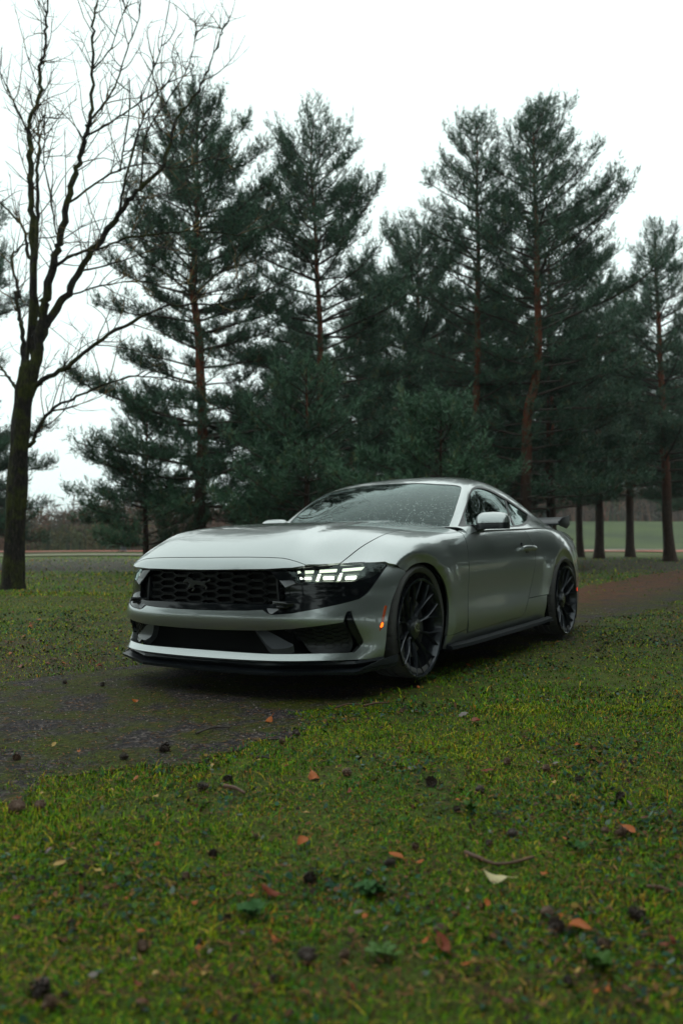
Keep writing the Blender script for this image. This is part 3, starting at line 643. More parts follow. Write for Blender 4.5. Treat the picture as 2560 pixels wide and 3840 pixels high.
        sheet('corner_blade', FASC, f([(3.93, 4.40), (3.88, 4.46), (3.86, 4.55), (4.14, 4.60), (4.93, 4.72), (5.8, 4.88), (6.0, 4.89), (6.28, 4.78), (5.9, 4.66), (5.0, 4.47)]), mat=G, parent=car, off=-.002, step=.015, rim=.05)
        ins = empty('intake_insert', parent=car)
        sheet('insert_plate', FASC, f([(5.40, 2.60), (5.60, 2.84), (6.0, 3.05), (6.35, 3.2), (6.62, 3.4), (6.62, 4.52), (6.1, 4.62), (5.0, 4.50), (4.72, 4.42), (4.8, 3.7), (5.0, 3.0)]), mat=MT['satin'], parent=ins, off=-.045, step=.03, rim=.004)
        for r_ in range(5):
            for c_ in range(6):
                uc = 4.98+r_*.27+(.135 if c_ % 2 else 0); vc_ = 3.05+c_*.255
                if uc > 6.2 or vc_ > 4.40 or (uc > 5.9 and vc_ < 3.2): continue
                hx = lambda k: [(uc+k*.12*a_, vc_+k*.165*b_) for a_, b_ in ((-1, -.62), (-1, .62), (0, 1), (1, .62), (1, -.62), (0, -1))]
                sheet('hex_cell', FASC, f(hx(1.0)), [f(hx(.84))], MT['mesh'], ins, off=-.036, step=.05, edge=.04, rim=.006)
    # --- grille: back plate, honeycomb cells, side curtains, horse emblem
    grl = empty('grille', parent=car)
    MB().box((.735, 0, .585), (.006, .60, .115)).box((.76, 0, .493), (.035, .5, .006)).build('back_plate', MT['dark'], grl)
    cellm = None
    for c_ in range(-4, 5):
        for r_ in range(5):
            yc = c_*.108; zc = .675-r_*.042-(.021 if c_ % 2 else 0)
            if zc < .50: continue
            w_, h_ = .068, .0205; x0 = .803-.10*yc*yc
            o_ = [(x0, yc+w_*b_, zc+h_*a_) for a_, b_ in ((1, -.62), (1, .62), (0, 1), (-1, .62), (-1, -.62), (0, -1))]
            i_ = [(x0, yc+(w_-.010)*b_, zc+(h_-.0062)*a_) for a_, b_ in ((1, -.62), (1, .62), (0, 1), (-1, .62), (-1, -.62), (0, -1))]
            m = MB(); V = o_+i_+[(p[0]-.035, p[1], p[2]) for p in o_]+[(p[0]-.035, p[1], p[2]) for p in i_]; F = []
            for k in range(6):
                j = (k+1) % 6; F += [(k, j, 6+j, 6+k), (k, 12+k, 12+j, j), (6+k, 6+j, 18+j, 18+k)]
            m.add(V, F).build('grille_cell', MT['mesh'], grl, smooth=False)
    for s in (1, -1):
        MB().prism([(.80, s*.455, .69), (.80, s*.475, .495), (.72, s*.475, .495), (.72, s*.455, .69)], (0, 0, 0), (0, s*.012, 0)).build('grille_curtain', MT['satin'], grl)
        MB().box((.79, s*.52, .515), (.045, .06, .012), rz=-s*.25).box((.80, s*.50, .497), (.04, .06, .006), rz=-s*.2).build('grille_sill', G, grl, bevel=.003)
    MB().box((.812, 0, .502), (.03, .42, .007)).build('grille_rail', G, grl, bevel=.003)
    hp = [(808, 345), (820, 322), (832, 308), (846, 306), (858, 292), (868, 302), (900, 300), (935, 322), (985, 316), (1030, 336), (1050, 325), (1090, 322), (1112, 306), (1134, 318), (1104, 336), (1062, 347), (1058, 366), (1088, 398), (1076, 432), (1060, 425), (1066, 406), (1028, 388), (985, 376), (950, 374), (928, 390), (944, 424), (920, 458), (905, 450), (920, 426), (896, 402), (872, 430), (850, 426), (870, 396), (880, 372), (868, 350), (850, 345), (830, 352), (815, 360)]
    hp = [((x-965)*.212/330-.075, .605+(375-y)*.0785/170*1.0) for x, y in hp]
    MB().prism([(.812, y, z) for y, z in hp], (0, 0, 0), (.010, 0, 0)).build('horse_emblem', MT['emblem'], grl, smooth=False, bevel=.0015)
    # --- lower intake box
    low = empty('lower_intake', parent=car)
    MB().box((.73, 0, .32), (.006, .50, .085)).build('back_plate', MT['dark'], low)
    MB().prism([(.84, -.36, .240), (.84, .36, .240), (.80, .46, .240), (.70, .50, .240), (.70, -.50, .240), (.80, -.46, .240)], (0, 0, 0), (0, 0, -.01)).build('intake_floor', MT['blue'], low)
    for c_ in range(-3, 4):
        for r_ in range(2):
            yc = c_*.13; zc = .345-r_*.052-(.026 if c_ % 2 else 0); x0 = .765
            w_, h_ = .08, .025
            o_ = [(x0, yc+w_*b_, zc+h_*a_) for a_, b_ in ((1, -.62), (1, .62), (0, 1), (-1, .62), (-1, -.62), (0, -1))]
            i_ = [(x0, yc+(w_-.010)*b_, zc+(h_-.006)*a_) for a_, b_ in ((1, -.62), (1, .62), (0, 1), (-1, .62), (-1, -.62), (0, -1))]
            m = MB(); V = o_+i_+[(p[0]-.03, p[1], p[2]) for p in o_]+[(p[0]-.03, p[1], p[2]) for p in i_]; F = []
            for k in range(6):
                j = (k+1) % 6; F += [(k, j, 6+j, 6+k), (k, 12+k, 12+j, j), (6+k, 6+j, 18+j, 18+k)]
            m.add(V, F).build('hex_cell', MT['mesh'], low, smooth=False)
    # --- splitter
    pl = [(.885, 0, .155), (.870, .45, .158), (.65, .85, .160), (.38, .955, .182)]
    pin = [(.60, 0, .15), (.60, .45, .15), (.45, .70, .15), (.36, .74, .15)]
    full = pl[::-1] + [(x, -y, z) for x, y, z in pl[1:]]
    inn = pin[::-1] + [(x, -y, z) for x, y, z in pin[1:]]
    m = MB(); n = len(full)
    V = [(x, y, z) for x, y, z in full]+[(x-.004, y*.995, z-.016) for x, y, z in full]+[(x, y, z+.002) for x, y, z in inn]+[(x, y, z-.02) for x, y, z in inn]
    V += [(x-.035, y*.965, z+.012) for x, y, z in full]
    F = []
    for k in range(n-1):
        F += [(k, k+1, n+k+1, n+k), (4*n+k, 4*n+k+1, k+1, k), (2*n+k, 2*n+k+1, 4*n+k+1, 4*n+k), (n+k, n+k+1, 3*n+k+1, 3*n+k)]
    m.add(V, F)
    spl = m.build('splitter', MT['carbon'], car, sharp=20)
    up = [(.868, 0, .208), (.852, .44, .208), (.612, .835, .212), (.452, .915, .222)]
    fu = up[::-1]+[(x, -y, z) for x, y, z in up[1:]]
    m = MB(); n = len(fu)
    V = [(x+.004, y, z) for x, y, z in fu]+[(x+.010, y*1.005, z-.014) for x, y, z in fu]+[(x-.03, y*.95, z-.045) for x, y, z in fu]
    F = []
    for k in range(n-1): F += [(k, k+1, n+k+1, n+k), (n+k, n+k+1, 2*n+k+1, 2*n+k)]
    m.add(V, F).build('splitter_lip', MT['carbon'], spl, sharp=20)
    for s in (1, -1):
        MB().prism([(.62, s*.86, .168), (.38, s*.962, .188), (.37, s*.955, .225), (.47, s*.925, .214)], (0, 0, 0), (0, -s*.008, 0)).build('splitter_winglet', MT['carbon'], spl, bevel=.002)
    # --- side skirts
    for s in (1, -1):
        st = [(-.33, .955, .182), (-.62, .975, .185), (-1.1, .975, .192), (-1.6, .975, .20), (-1.95, .985, .208), (-2.14, 1.0, .222)]
        m = MB(); n = len(st)
        V = [(x, s*(y-.040), z+.022) for x, y, z in st]+[(x, s*y, z+.012) for x, y, z in st]+[(x, s*(y+.006), z-.008) for x, y, z in st]+[(x, s*(y-.12), z-.022) for x, y, z in st]
        F = []
        for k in range(n-1):
            for r_ in range(3): F.append((r_*n+k, r_*n+k+1, (r_+1)*n+k+1, (r_+1)*n+k))
        F += [(0, n, 2*n, 3*n), (n-1, 4*n-1, 3*n-1, 2*n-1)]
        m.add(V, F).build('side_skirt', MT['skirt'], car, sharp=20)
    # --- doors: handle, mirror
    for s, d in zip((1, -1), ds):
        hd = empty('door_handle', parent=d)
        prof = [(-1.655, .785, .004), (-1.68, .787, .020), (-1.74, .789, .027), (-1.82, .789, .028), (-1.90, .788, .024), (-1.935, .786, .014)]
        m = MB(); rings = []; n = 12
        for x, z, dy in prof:
            yb = BODY.ev(11.4, 6.07)[0][1]+.004
            hh = .021 if abs(x+1.79) < .12 else .014
            rings += [(x, s*(yb+.012+dy*.7+.012*math.cos(t)), z+hh*math.sin(t)) for t in [2*math.pi*k/n for k in range(n)]]
        F = [(i*n+k, i*n+(k+1) % n, (i+1)*n+(k+1) % n, (i+1)*n+k) for i in range(len(prof)-1) for k in range(n)]
        F += [tuple(range(n)), tuple(range((len(prof)-1)*n, len(prof)*n))]
        m.add(rings, F).build('handle_grip', P, hd, sharp=60)
        MB().box((-1.80, s*.922, .764), (.04, .006, .016)).build('handle_recess', MT['satin'], hd, bevel=.006)
        MB().box((-1.70, s*.919, .818), (.016, .006, .012)).build('lock_cover', MT['satin'], hd, bevel=.002)
        mr = empty('wing_mirror', parent=car)
        def shell_(name, mat, z0, z1, sc=1.):
            m = MB(); nu, nv = 28, 14; V = []; F = []
            for i in range(nv+1):
                t = i/nv; z = z0+(z1-z0)*t
                for k in range(nu):
                    a_ = 2*math.pi*k/nu; e_ = .62
                    cx = math.copysign(abs(math.cos(a_))**e_, math.cos(a_)); sy = math.copysign(abs(math.sin(a_))**e_, math.sin(a_))
                    zz = (z-.948)/.098
                    top = max(0, 1-max(0, zz)**3.2)**.5 if zz < 1 else 0
                    botm = 1-.25*max(0, -zz)**1.5
                    sh = (zz)*.012
                    V.append((-1.055+sc*(.075*cx*(top**.8)*botm)-.03*zz, s*(.935+sc*.118*sy*(top**.55)*botm-sh+.012), z))
            for i in range(nv):
                for k in range(nu): F.append((i*nu+k, i*nu+(k+1) % nu, (i+1)*nu+(k+1) % nu, (i+1)*nu+k))
            F += [tuple(range(nu)), tuple(range(nv*nu, nv*nu+nu))]
            return m.add(V, F).build(name, mat, mr, sharp=50)
        shell_('mirror_cap', P, .966, 1.046)
        shell_('mirror_base', MT['satin'], .925, .963, .97)
        m = MB(); m.add([(-.97, s*.79, .935), (-1.06, s*.79, .935), (-1.07, s*.83, .905), (-.99, s*.83, .895), (-1.0, s*.91, .925), (-1.07, s*.91, .93), (-.97, s*.79, .960), (-1.06, s*.79, .96), (-1.07, s*.91, .95), (-1.0, s*.91, .95)],
                        [(0, 1, 2, 3), (3, 2, 5, 4), (0, 3, 4, 9, 6), (1, 7, 8, 5, 2), (6, 9, 8, 7), (4, 5, 8, 9), (0, 6, 7, 1)]).build('mirror_arm', MT['satin'], mr, bevel=.006)
        m = MB(); m.box((-1.135, s*.945, .985), (.003, .09, .045)).build('mirror_glass', MT['chrome'], mr, bevel=.002)
    # --- tail, wing
    m = MB(); m.add([(-3.87, y_, z_) for y_, z_ in ((-.64, .30), (.64, .30), (.68, .62), (.62, .86), (.3, .90), (-.3, .90), (-.62, .86), (-.68, .62))], [tuple(range(8))]).build('rear_bumper', P, car)
    MB().box((-3.885, 0, .70), (.01, .60, .07)).build('tail_panel', MT['dark'], car)
    for s in (1, -1):
        for k in range(3): MB().box((-3.897, s*(.30+.11*k), .72), (.006, .03, .06), rx=s*.2).build('tail_light', MT['redlens'], car)
    for s in (1, -1):
        MB().box((-3.345, s*.842, .40), (.03, .012, .016), rz=s*.3).build('rear_side_marker', MT['redlens'], car, bevel=.003)
    wg = empty('rear_wing', parent=car)
    prof = [(-3.52, 1.022), (-3.58, 1.052), (-3.70, 1.078), (-3.80, 1.092), (-3.805, 1.08), (-3.70, 1.052), (-3.60, 1.018), (-3.53, 1.005)]
    MB().prism([(x, -.64, z) for x, z in prof], (0, 0, 0), (0, 1.28, 0)).build('wing_blade', MT['carbon'], wg, bevel=.003)
    for s in (1, -1):
        MB().prism([(-3.49, s*.645, 1.04), (-3.58, s*.645, 1.075), (-3.82, s*.645, 1.105), (-3.84, s*.645, 1.01), (-3.74, s*.645, .975), (-3.52, s*.645, 1.0)], (0, -.006, 0), (0, .006, 0)).build('wing_end_plate', MT['carbon'], wg, bevel=.002)
        MB().prism([(-3.62, s*.50, 1.03), (-3.76, s*.50, 1.06), (-3.72, s*.50, .95), (-3.55, s*.50, .95)], (0, -.008, 0), (0, .008, 0)).build('wing_support', MT['carbon'], wg, bevel=.002)
    # --- wheels
    def wheel(hx, yo, R, s):
        w = empty('wheel', loc=(hx, s*yo, R), parent=car)
        if s < 0: w.rotation_euler = (0, 0, math.pi)
        W_ = .262; rb = R*.845
        # tyre with grooved tread and shoulder blocks
        prof = [(rb-.006, -.012), (rb+.004, -.004), (R*.91, .0), (R*.955, -.010), (R*.985, -.026), (R*.994, -.045), (R, -.075), (R, -.085), (R-.007, -.087), (R-.007, -.097), (R, -.099), (R+.0005, -.13), (R-.007, -.132), (R-.007, -.142), (R, -.144), (R, -.175), (R-.007, -.177), (R-.007, -.187), (R, -.189), (R*.994, -.218), (R*.955, -.245), (rb, -.25), (rb-.03, -.24)]
        n = 210; V = []; F = []; mm = len(prof)
        for k in range(n):
            a_ = 2*math.pi*k/n
            for i, (r, h_) in enumerate(prof):
                if i in (4, 5, 6, 18, 19) and k % 7 == 0: r -= .006
                V.append((r*math.cos(a_), h_, r*math.sin(a_)))
        for k in range(n):
            for i in range(mm-1): F.append((k*mm+i, k*mm+i+1, ((k+1) % n)*mm+i+1, ((k+1) % n)*mm+i))
        MB().add(V, F).build('tyre', MT['rubber'], w, sharp=40)
        rp = [(rb-.002, -.003), (rb+.003, .004), (rb-.004, .006), (rb-.012, .0), (rb-.016, -.012), (rb-.022, -.03), (rb-.030, -.06), (rb-.028, -.2), (rb-.004, -.24)]
        MB().lathe(rp, n=96).build('rim', MT['rim'], w, sharp=30)
        MB().lathe([(.0, -.075), (.175, -.075), (.178, -.08), (.178, -.10), (.0, -.10)], n=64).build('brake_disc', MT['steel'], w, sharp=30)
        MB().lathe([(.0, -.062), (.085, -.062), (.095, -.075)], n=40).build('disc_hat', MT['dark'], w)
        m = MB(); m.lathe([(.0, -.030), (.05, -.030), (.062, -.034), (.066, -.045), (.070, -.070), (0, -.07)], n=40).build('hub', MT['rim'], w, sharp=30)
        cp = MB().lathe([(0, -.021), (.026, -.021), (.030, -.024), (.031, -.032)], n=32).build('center_cap', MT['chrome'], w, sharp=30)
        # two curls of the cap badge
        for q_ in (0, 1):
            pts = [(.004*(1-2*q_)+.010*math.cos(t)*(1-2*q_), -.0205, .002*(1-2*q_)+.012*math.sin(t)) for t in np.linspace(-1.8, 2.0, 9)]
            MB().tube(pts, .0016, 5).build('cap_mark', MT['dark'], cp)
        MB().prism([(.10, -.07, -.10), (.185, -.07, -.06), (.195, -.07, .06), (.11, -.07, .11), (.125, -.07, 0)], (0, 0, 0), (0, -.06, 0)).build('brake_caliper', MT['satin'], w, bevel=.01)
        sp = None
        def bar_(m, pts, ws, dep):
            # facetted bar: ridge on the face, two falling sides, deep back
            n_ = len(pts); V = []; F = []
            for i, (x, y, z) in enumerate(pts):
                t = Vector(pts[min(i+1, n_-1)])-Vector(pts[max(i-1, 0)]); t.y = 0; t.normalize(); p_ = Vector((-t.z, 0, t.x))
                w_ = ws[i]
                V += [(x, y, z), (x+p_.x*w_*.55, y-.004, z+p_.z*w_*.55), (x+p_.x*w_, y-.014, z+p_.z*w_), (x+p_.x*w_*.8, y-dep, z+p_.z*w_*.8), (x-p_.x*w_*.8, y-dep, z-p_.z*w_*.8), (x-p_.x*w_, y-.014, z-p_.z*w_), (x-p_.x*w_*.55, y-.004, z-p_.z*w_*.55)]
            for i in range(n_-1):
                for k in range(7): F.append((i*7+k, i*7+(k+1) % 7, i*7+7+(k+1) % 7, i*7+7+k))
            F += [tuple(range(7)), tuple(range((n_-1)*7, n_*7))]
            m.add(V, F)
        def rad(a_, r, y): return (r*math.sin(a_), y, r*math.cos(a_))
        base = MB(); da = math.pi/10
        bar_(base, [rad(0, .045, -.036), rad(.02, .085, -.044), rad(.0, .135, -.034), rad(0, .165, -.024)], [.0105, .0085, .0070, .0065], .034)
        bar_(base, [rad(.01, .125, -.034), rad(.05, .18, -.022), rad(.12, .235, -.012), rad(.165, rb-.012, -.004)], [.0065, .0055, .005, .0055], .026)
        bar_(base, [rad(-.01, .125, -.034), rad(-.05, .18, -.022), rad(-.12, .235, -.012), rad(-.165, rb-.012, -.004)], [.0065, .0055, .005, .0055], .026)
        s0 = base.build('spoke', MT['rim'], w, sharp=12)
        for k in range(1, 10):
            c = s0.copy(); COL.objects.link(c); c.parent = w; c.rotation_euler = (0, 2*math.pi*k/10, 0)
        s0.rotation_euler = (0, .05, 0)
        for k in range(5):
            a_ = 2*math.pi*(k+.5)/5; MB().lathe([(0, -.026), (.009, -.026), (.011, -.034), (.011, -.05)], n=10).build('lug_nut', MT['chrome'], w)
            o_ = w.children[-1]; o_.location = (.052*math.sin(a_), -.012, .052*math.cos(a_))
        # arch liner
        m = MB(); n_ = 24; Rl = R+.075; V = []; F = []
        for k in range(n_+1):
            a_ = math.pi*(-.15+1.3*k/n_)
            for y_ in (-.03, -.34): V.append((Rl*math.cos(a_), y_, Rl*math.sin(a_)))
        for k in range(n_): F.append((2*k, 2*k+1, 2*k+3, 2*k+2))
        m.add(V, F+[tuple(range(1, 2*n_+2, 2))]).build('arch_liner', MT['dark'], w)
        return w
    for s in (1, -1):
        wheel(.015, .918, .336, s); wheel(-2.72, .942, .341, s)
    # --- under body and cabin
    m = MB()
    m.box((-1.45, 0, .46), (2.22, .55, .26)).box((-1.35, 0, .45), (.80, .86, .25)).box((-3.45, 0, .50), (.30, .60, .22)).box((.58, 0, .44), (.13, .50, .21)).build('underbody', MT['dark'], car)
    cab = empty('cabin', parent=car)
    m = MB(); m.prism([(-.78, -.60, .925), (-1.12, -.60, .94), (-1.24, -.60, .88), (-1.27, -.60, .72), (-.78, -.60, .72)], (0, 0, 0), (0, 1.20, 0)).build('dashboard', MT['dash'], cab, bevel=.01)
    m = MB(); m.prism([(-1.02, .20, .945), (-1.20, .20, .975), (-1.24, .20, .93)], (0, 0, 0), (0, .34, 0)).build('instrument_hood', MT['dash'], cab, bevel=.008)
    pts = [(-1.36+.035*math.sin(t), .37+.175*math.cos(t), .865+.17*math.sin(t)) for t in np.linspace(0, 2*math.pi, 33)]
    sw = MB().tube(pts, .014, 8, cap=False); sw.box((-1.345, .37, .86), (.02, .06, .05)); sw.box((-1.345, .37, .86), (.012, .16, .016)); sw.box((-1.345, .37, .78), (.012, .02, .08))
    sw.build('steering_wheel', MT['satin'], cab)
    for y_ in (.37, -.37):
        st = empty('seat', parent=cab)
        MB().box((-1.82, y_, .62), (.24, .24, .09)).build('seat_cushion', MT['cloth'], st, bevel=.04)
        MB().box((-2.12, y_, .92), (.07, .23, .28), ry=-.32).build('seat_back', MT['cloth'], st, bevel=.05)
        MB().box((-2.22, y_, 1.19), (.045, .12, .085), ry=-.25).build('headrest', MT['cloth'], st, bevel=.03)
    MB().box((-1.33, 0, 1.205), (.014, .115, .034), ry=.1).tube([(-1.31, 0, 1.22), (-1.27, 0, 1.27)], .01).build('rear_view_mirror', MT['satin'], cab, bevel=.008)
    MB().box((-1.22, 0, 1.222), (.05, .14, .012), ry=.52).build('sensor_housing', MT['satin'], cab, bevel=.006)
    MB().box((-2.6, 0, .80), (.55, .72, .012)).build('parcel_shelf', MT['cloth'], cab)
    for s in (1, -1):
        MB().box((-1.5, s*.80, .84), (.62, .02, .10)).build('door_card', MT['cloth'], cab)
    # wipers lying at the foot of the windshield
    for y0 in (.10, -.52):
        MB().tube([(-.80, y0+.50, .955), (-.79, y0+.25, .975), (-.79, y0-.02, .98)], .006, 6).build('wiper', MT['satin'], car)
    return car
MT['chromegrey'] = simple('grey reflector plastic', (.16, .17, .16), .25, .5)
MT['emblem'] = simple('dark satin emblem', (.045, .048, .052), .16, .6, .6)
MT['blue'] = simple('dark wet lower plastic', (.010, .018, .024), .35, 0, 0)
MT['facet'] = simple('wet black plastic lightened by sky sheen', (.085, .090, .098), .25, spec=.6, drops=140)  # black plastic facets: base colour lifted to paint in the sky sheen
MT['skirt'] = simple('black side blade', (.008, .010, .013), .45, spec=.25)
# ------------------------------------------------------------------ ground
def gh(x, y):
    """height of the ground: gentle unevenness, a slight cross fall under the car, a bank far behind"""
    x = np.asarray(x, float); y = np.asarray(y, float)
    d = (x-4.31)*FV.x+(y-3.07)*FV.y; l = (x-4.31)*RV.x+(y-3.07)*RV.y
    near = np.clip(1-np.hypot((x+1.3)/6, y/3.2), 0, 1); near = near*near*(3-2*near)
    z = ROLL*np.clip(y, -1.6, 1.6)*np.clip(near*2.2, 0, 1)
    far = np.clip((d-8)/20, 0, 1)
    z += far*.05*(np.sin(x*.31+1)*np.cos(y*.27)+.5*np.sin(x*.13-y*.17))
    # low bank beyond the red path
    def ss(a, b, t): t = np.clip((t-a)/(b-a), 0, 1); return t*t*(3-2*t)
    z += ss(95, 150, d)*(2.2+2.6*ss(-5, 40, l))
    z += ss(170, 320, d)*4
    return z

def ground_mat():
    m, nt, b = newmat('short grass and moss soil')
    tc = N_(nt, 'ShaderNodeTexCoord'); P = tc.outputs['Object']
    n1 = noise(nt, 1.3, 6, P, .62); n2 = noise(nt, 7, 6, P, .7); n3 = noise(nt, 60, 4, P, .7); n4 = noise(nt, .16, 3, P)
    r1 = ramp(nt, n1.outputs[0], [(.30, (.026, .046, .004)), (.50, (.066, .11, .005)), (.70, (.13, .15, .008))])
    r2 = ramp(nt, n2.outputs[0], [(.36, (.042, .022, .006)), (.5, (.085, .11, .005)), (.72, (.09, .16, .010))])
    mi = N_(nt, 'ShaderNodeMix', data_type='RGBA'); mi.inputs[0].default_value = .5
    nt.links.new(r1.outputs[0], mi.inputs[6]); nt.links.new(r2.outputs[0], mi.inputs[7])
    # worn straw coloured strip and leaf litter in the distance
    sp = N_(nt, 'ShaderNodeSeparateXYZ'); nt.links.new(P, sp.inputs[0])
    mr = N_(nt, 'ShaderNodeMapRange'); mr.inputs[1].default_value = .42; mr.inputs[2].default_value = .62
    nt.links.new(n4.outputs[0], mr.inputs[0])
    m2 = N_(nt, 'ShaderNodeMix', data_type='RGBA'); nt.links.new(mr.outputs[0], m2.inputs[0])
    m2.inputs[7].default_value = (.060, .050, .016, 1); nt.links.new(mi.outputs[2], m2.inputs[6])
    dt = N_(nt, 'ShaderNodeVectorMath', operation='DOT_PRODUCT'); nt.links.new(P, dt.inputs[0]); dt.inputs[1].default_value = tuple(FV)
    dn = N_(nt, 'ShaderNodeMath', operation='ADD'); nt.links.new(dt.outputs['Value'], dn.inputs[0]); dn.inputs[1].default_value = 4.31*.847+3.07*.532
    n9 = noise(nt, .35, 4, P); sc9 = N_(nt, 'ShaderNodeMath', operation='MULTIPLY_ADD'); nt.links.new(n9.outputs[0], sc9.inputs[0]); sc9.inputs[1].default_value = 14; nt.links.new(dn.outputs[0], sc9.inputs[2])
    # needle litter and bare soil under the pine row, lush grass on the bank beyond the paths
    rb = ramp(nt, sc9.outputs[0], [(0, (0, 0, 0)), (1, (1, 1, 1))]); nt.nodes.remove(rb)
    mp1 = N_(nt, 'ShaderNodeMapRange'); mp1.inputs[1].default_value = 0; mp1.inputs[2].default_value = 160; nt.links.new(sc9.outputs[0], mp1.inputs[0])
    rb = ramp(nt, mp1.outputs[0], [(.17, (0, 0, 0)), (.20, (1, 1, 1)), (.29, (.9, .9, .9)), (.33, (0, 0, 0))])
    m5 = N_(nt, 'ShaderNodeMix', data_type='RGBA'); nt.links.new(rb.outputs[0], m5.inputs[0]); nt.links.new(m2.outputs[2], m5.inputs[6]); m5.inputs[7].default_value = (.045, .036, .018, 1)
    rg = ramp(nt, mp1.outputs[0], [(.62, (0, 0, 0)), (.66, (1, 1, 1))])
    m6 = N_(nt, 'ShaderNodeMix', data_type='RGBA'); nt.links.new(rg.outputs[0], m6.inputs[0]); nt.links.new(m5.outputs[2], m6.inputs[6]); n10 = noise(nt, .09, 5, P, .7); r10 = ramp(nt, n10.outputs[0], [(.38, (.026, .044, .008)), (.62, (.055, .080, .012))]); nt.links.new(r10.outputs[0], m6.inputs[7])
    m2 = m6
    ml = N_(nt, 'ShaderNodeMix', data_type='RGBA', blend_type='MULTIPLY'); ml.inputs[0].default_value = .8
    r3 = ramp(nt, n3.outputs[0], [(.3, (.45, .45, .45)), (.7, (1.3, 1.3, 1.3))])
    nt.links.new(m2.outputs[2], ml.inputs[6]); nt.links.new(r3.outputs[0], ml.inputs[7])
    nt.links.new(ml.outputs[2], b.inputs['Base Color']); setp(b, Roughness=.85, Specular_IOR_Level=.3)
    bump(nt, n3.outputs[0], .8, .03, b)
    return m

def sheet_grid(name, xs, ys, mat, dz=0):
    X, Y = np.meshgrid(xs, ys, indexing='ij'); Z = gh(X, Y)+dz
    V = np.stack([X, Y, Z], -1).reshape(-1, 3); nx, ny = X.shape
    I = np.arange(nx*ny).reshape(nx, ny)
    F = np.stack([I[:-1, :-1], I[1:, :-1], I[1:, 1:], I[:-1, 1:]], -1).reshape(-1, 4)
    return link(name, mesh_from(name, V, F, mat))

def asphalt_mat():
    m, nt, b = newmat('old wet asphalt with moss')
    tc = N_(nt, 'ShaderNodeTexCoord'); P = tc.outputs['Object']
    v = N_(nt, 'ShaderNodeTexVoronoi'); v.inputs['Scale'].default_value = 85; nt.links.new(P, v.inputs['Vector'])
    r = ramp(nt, v.outputs['Color'], [(.15, (.016, .013, .015)), (.66, (.036, .029, .031)), (.90, (.16, .13, .12))])
    n = noise(nt, 2.6, 6, P, .65); rr = ramp(nt, n.outputs[0], [(.44, (0, 0, 0)), (.56, (1, 1, 1))])
    mi = N_(nt, 'ShaderNodeMix', data_type='RGBA'); nt.links.new(rr.outputs[0], mi.inputs[0])
    nt.links.new(r.outputs[0], mi.inputs[6])
    n5 = noise(nt, 40, 4, P); r5 = ramp(nt, n5.outputs[0], [(.3, (.020, .026, .003)), (.7, (.075, .085, .006))]); nt.links.new(r5.outputs[0], mi.inputs[7])
    sp = N_(nt, 'ShaderNodeSeparateXYZ'); nt.links.new(P, sp.inputs[0])
    # reddish needle litter further along the path
    mr = N_(nt, 'ShaderNodeMapRange'); mr.inputs[1].default_value = -4.0; mr.inputs[2].default_value = -8.5; nt.links.new(sp.outputs[0], mr.inputs[0])
    n6 = noise(nt, 3, 5, P, .7); mu = N_(nt, 'ShaderNodeMath', operation='MULTIPLY'); nt.links.new(mr.outputs[0], mu.inputs[0])
    r6 = ramp(nt, n6.outputs[0], [(.36, (0, 0, 0)), (.54, (1, 1, 1))]); nt.links.new(r6.outputs[0], mu.inputs[1])
    my = N_(nt, 'ShaderNodeMapRange'); my.inputs[1].default_value = .55; my.inputs[2].default_value = -.35; nt.links.new(sp.outputs[1], my.inputs[0])
    mu2 = N_(nt, 'ShaderNodeMath', operation='MULTIPLY'); nt.links.new(mu.outputs[0], mu2.inputs[0]); nt.links.new(my.outputs[0], mu2.inputs[1]); mu = mu2
    m3 = N_(nt, 'ShaderNodeMix', data_type='RGBA'); nt.links.new(mu.outputs[0], m3.inputs[0]); nt.links.new(mi.outputs[2], m3.inputs[6]); m3.inputs[7].default_value = (.13, .052, .028, 1)
    nt.links.new(m3.outputs[2], b.inputs['Base Color']); setp(b, Roughness=.75, Specular_IOR_Level=.15)
    bump(nt, v.outputs['Distance'], 1.0, .012, b)
    return m

def path_half(x):
    """ragged edges of the asphalt strip (near side, far side)"""
    a = .78+.10*math.sin(x*1.7)+.08*math.sin(x*4.3+1)+.06*math.sin(x*9.3+2)+.035*math.sin(x*23)+.02*math.sin(x*47)
    b = -1.32+.08*math.sin(x*1.3+2)+.06*math.sin(x*3.7)+.03*math.sin(x*13)
    if x > 1.0: a += .10*math.sin((x-1)*2.3)+.10*min(1, max(0, x-1.6))
    if x < -6: a += .5*min(1, (-6-x)/9); b += -.2*min(1, (-6-x)/9)
    return a, b

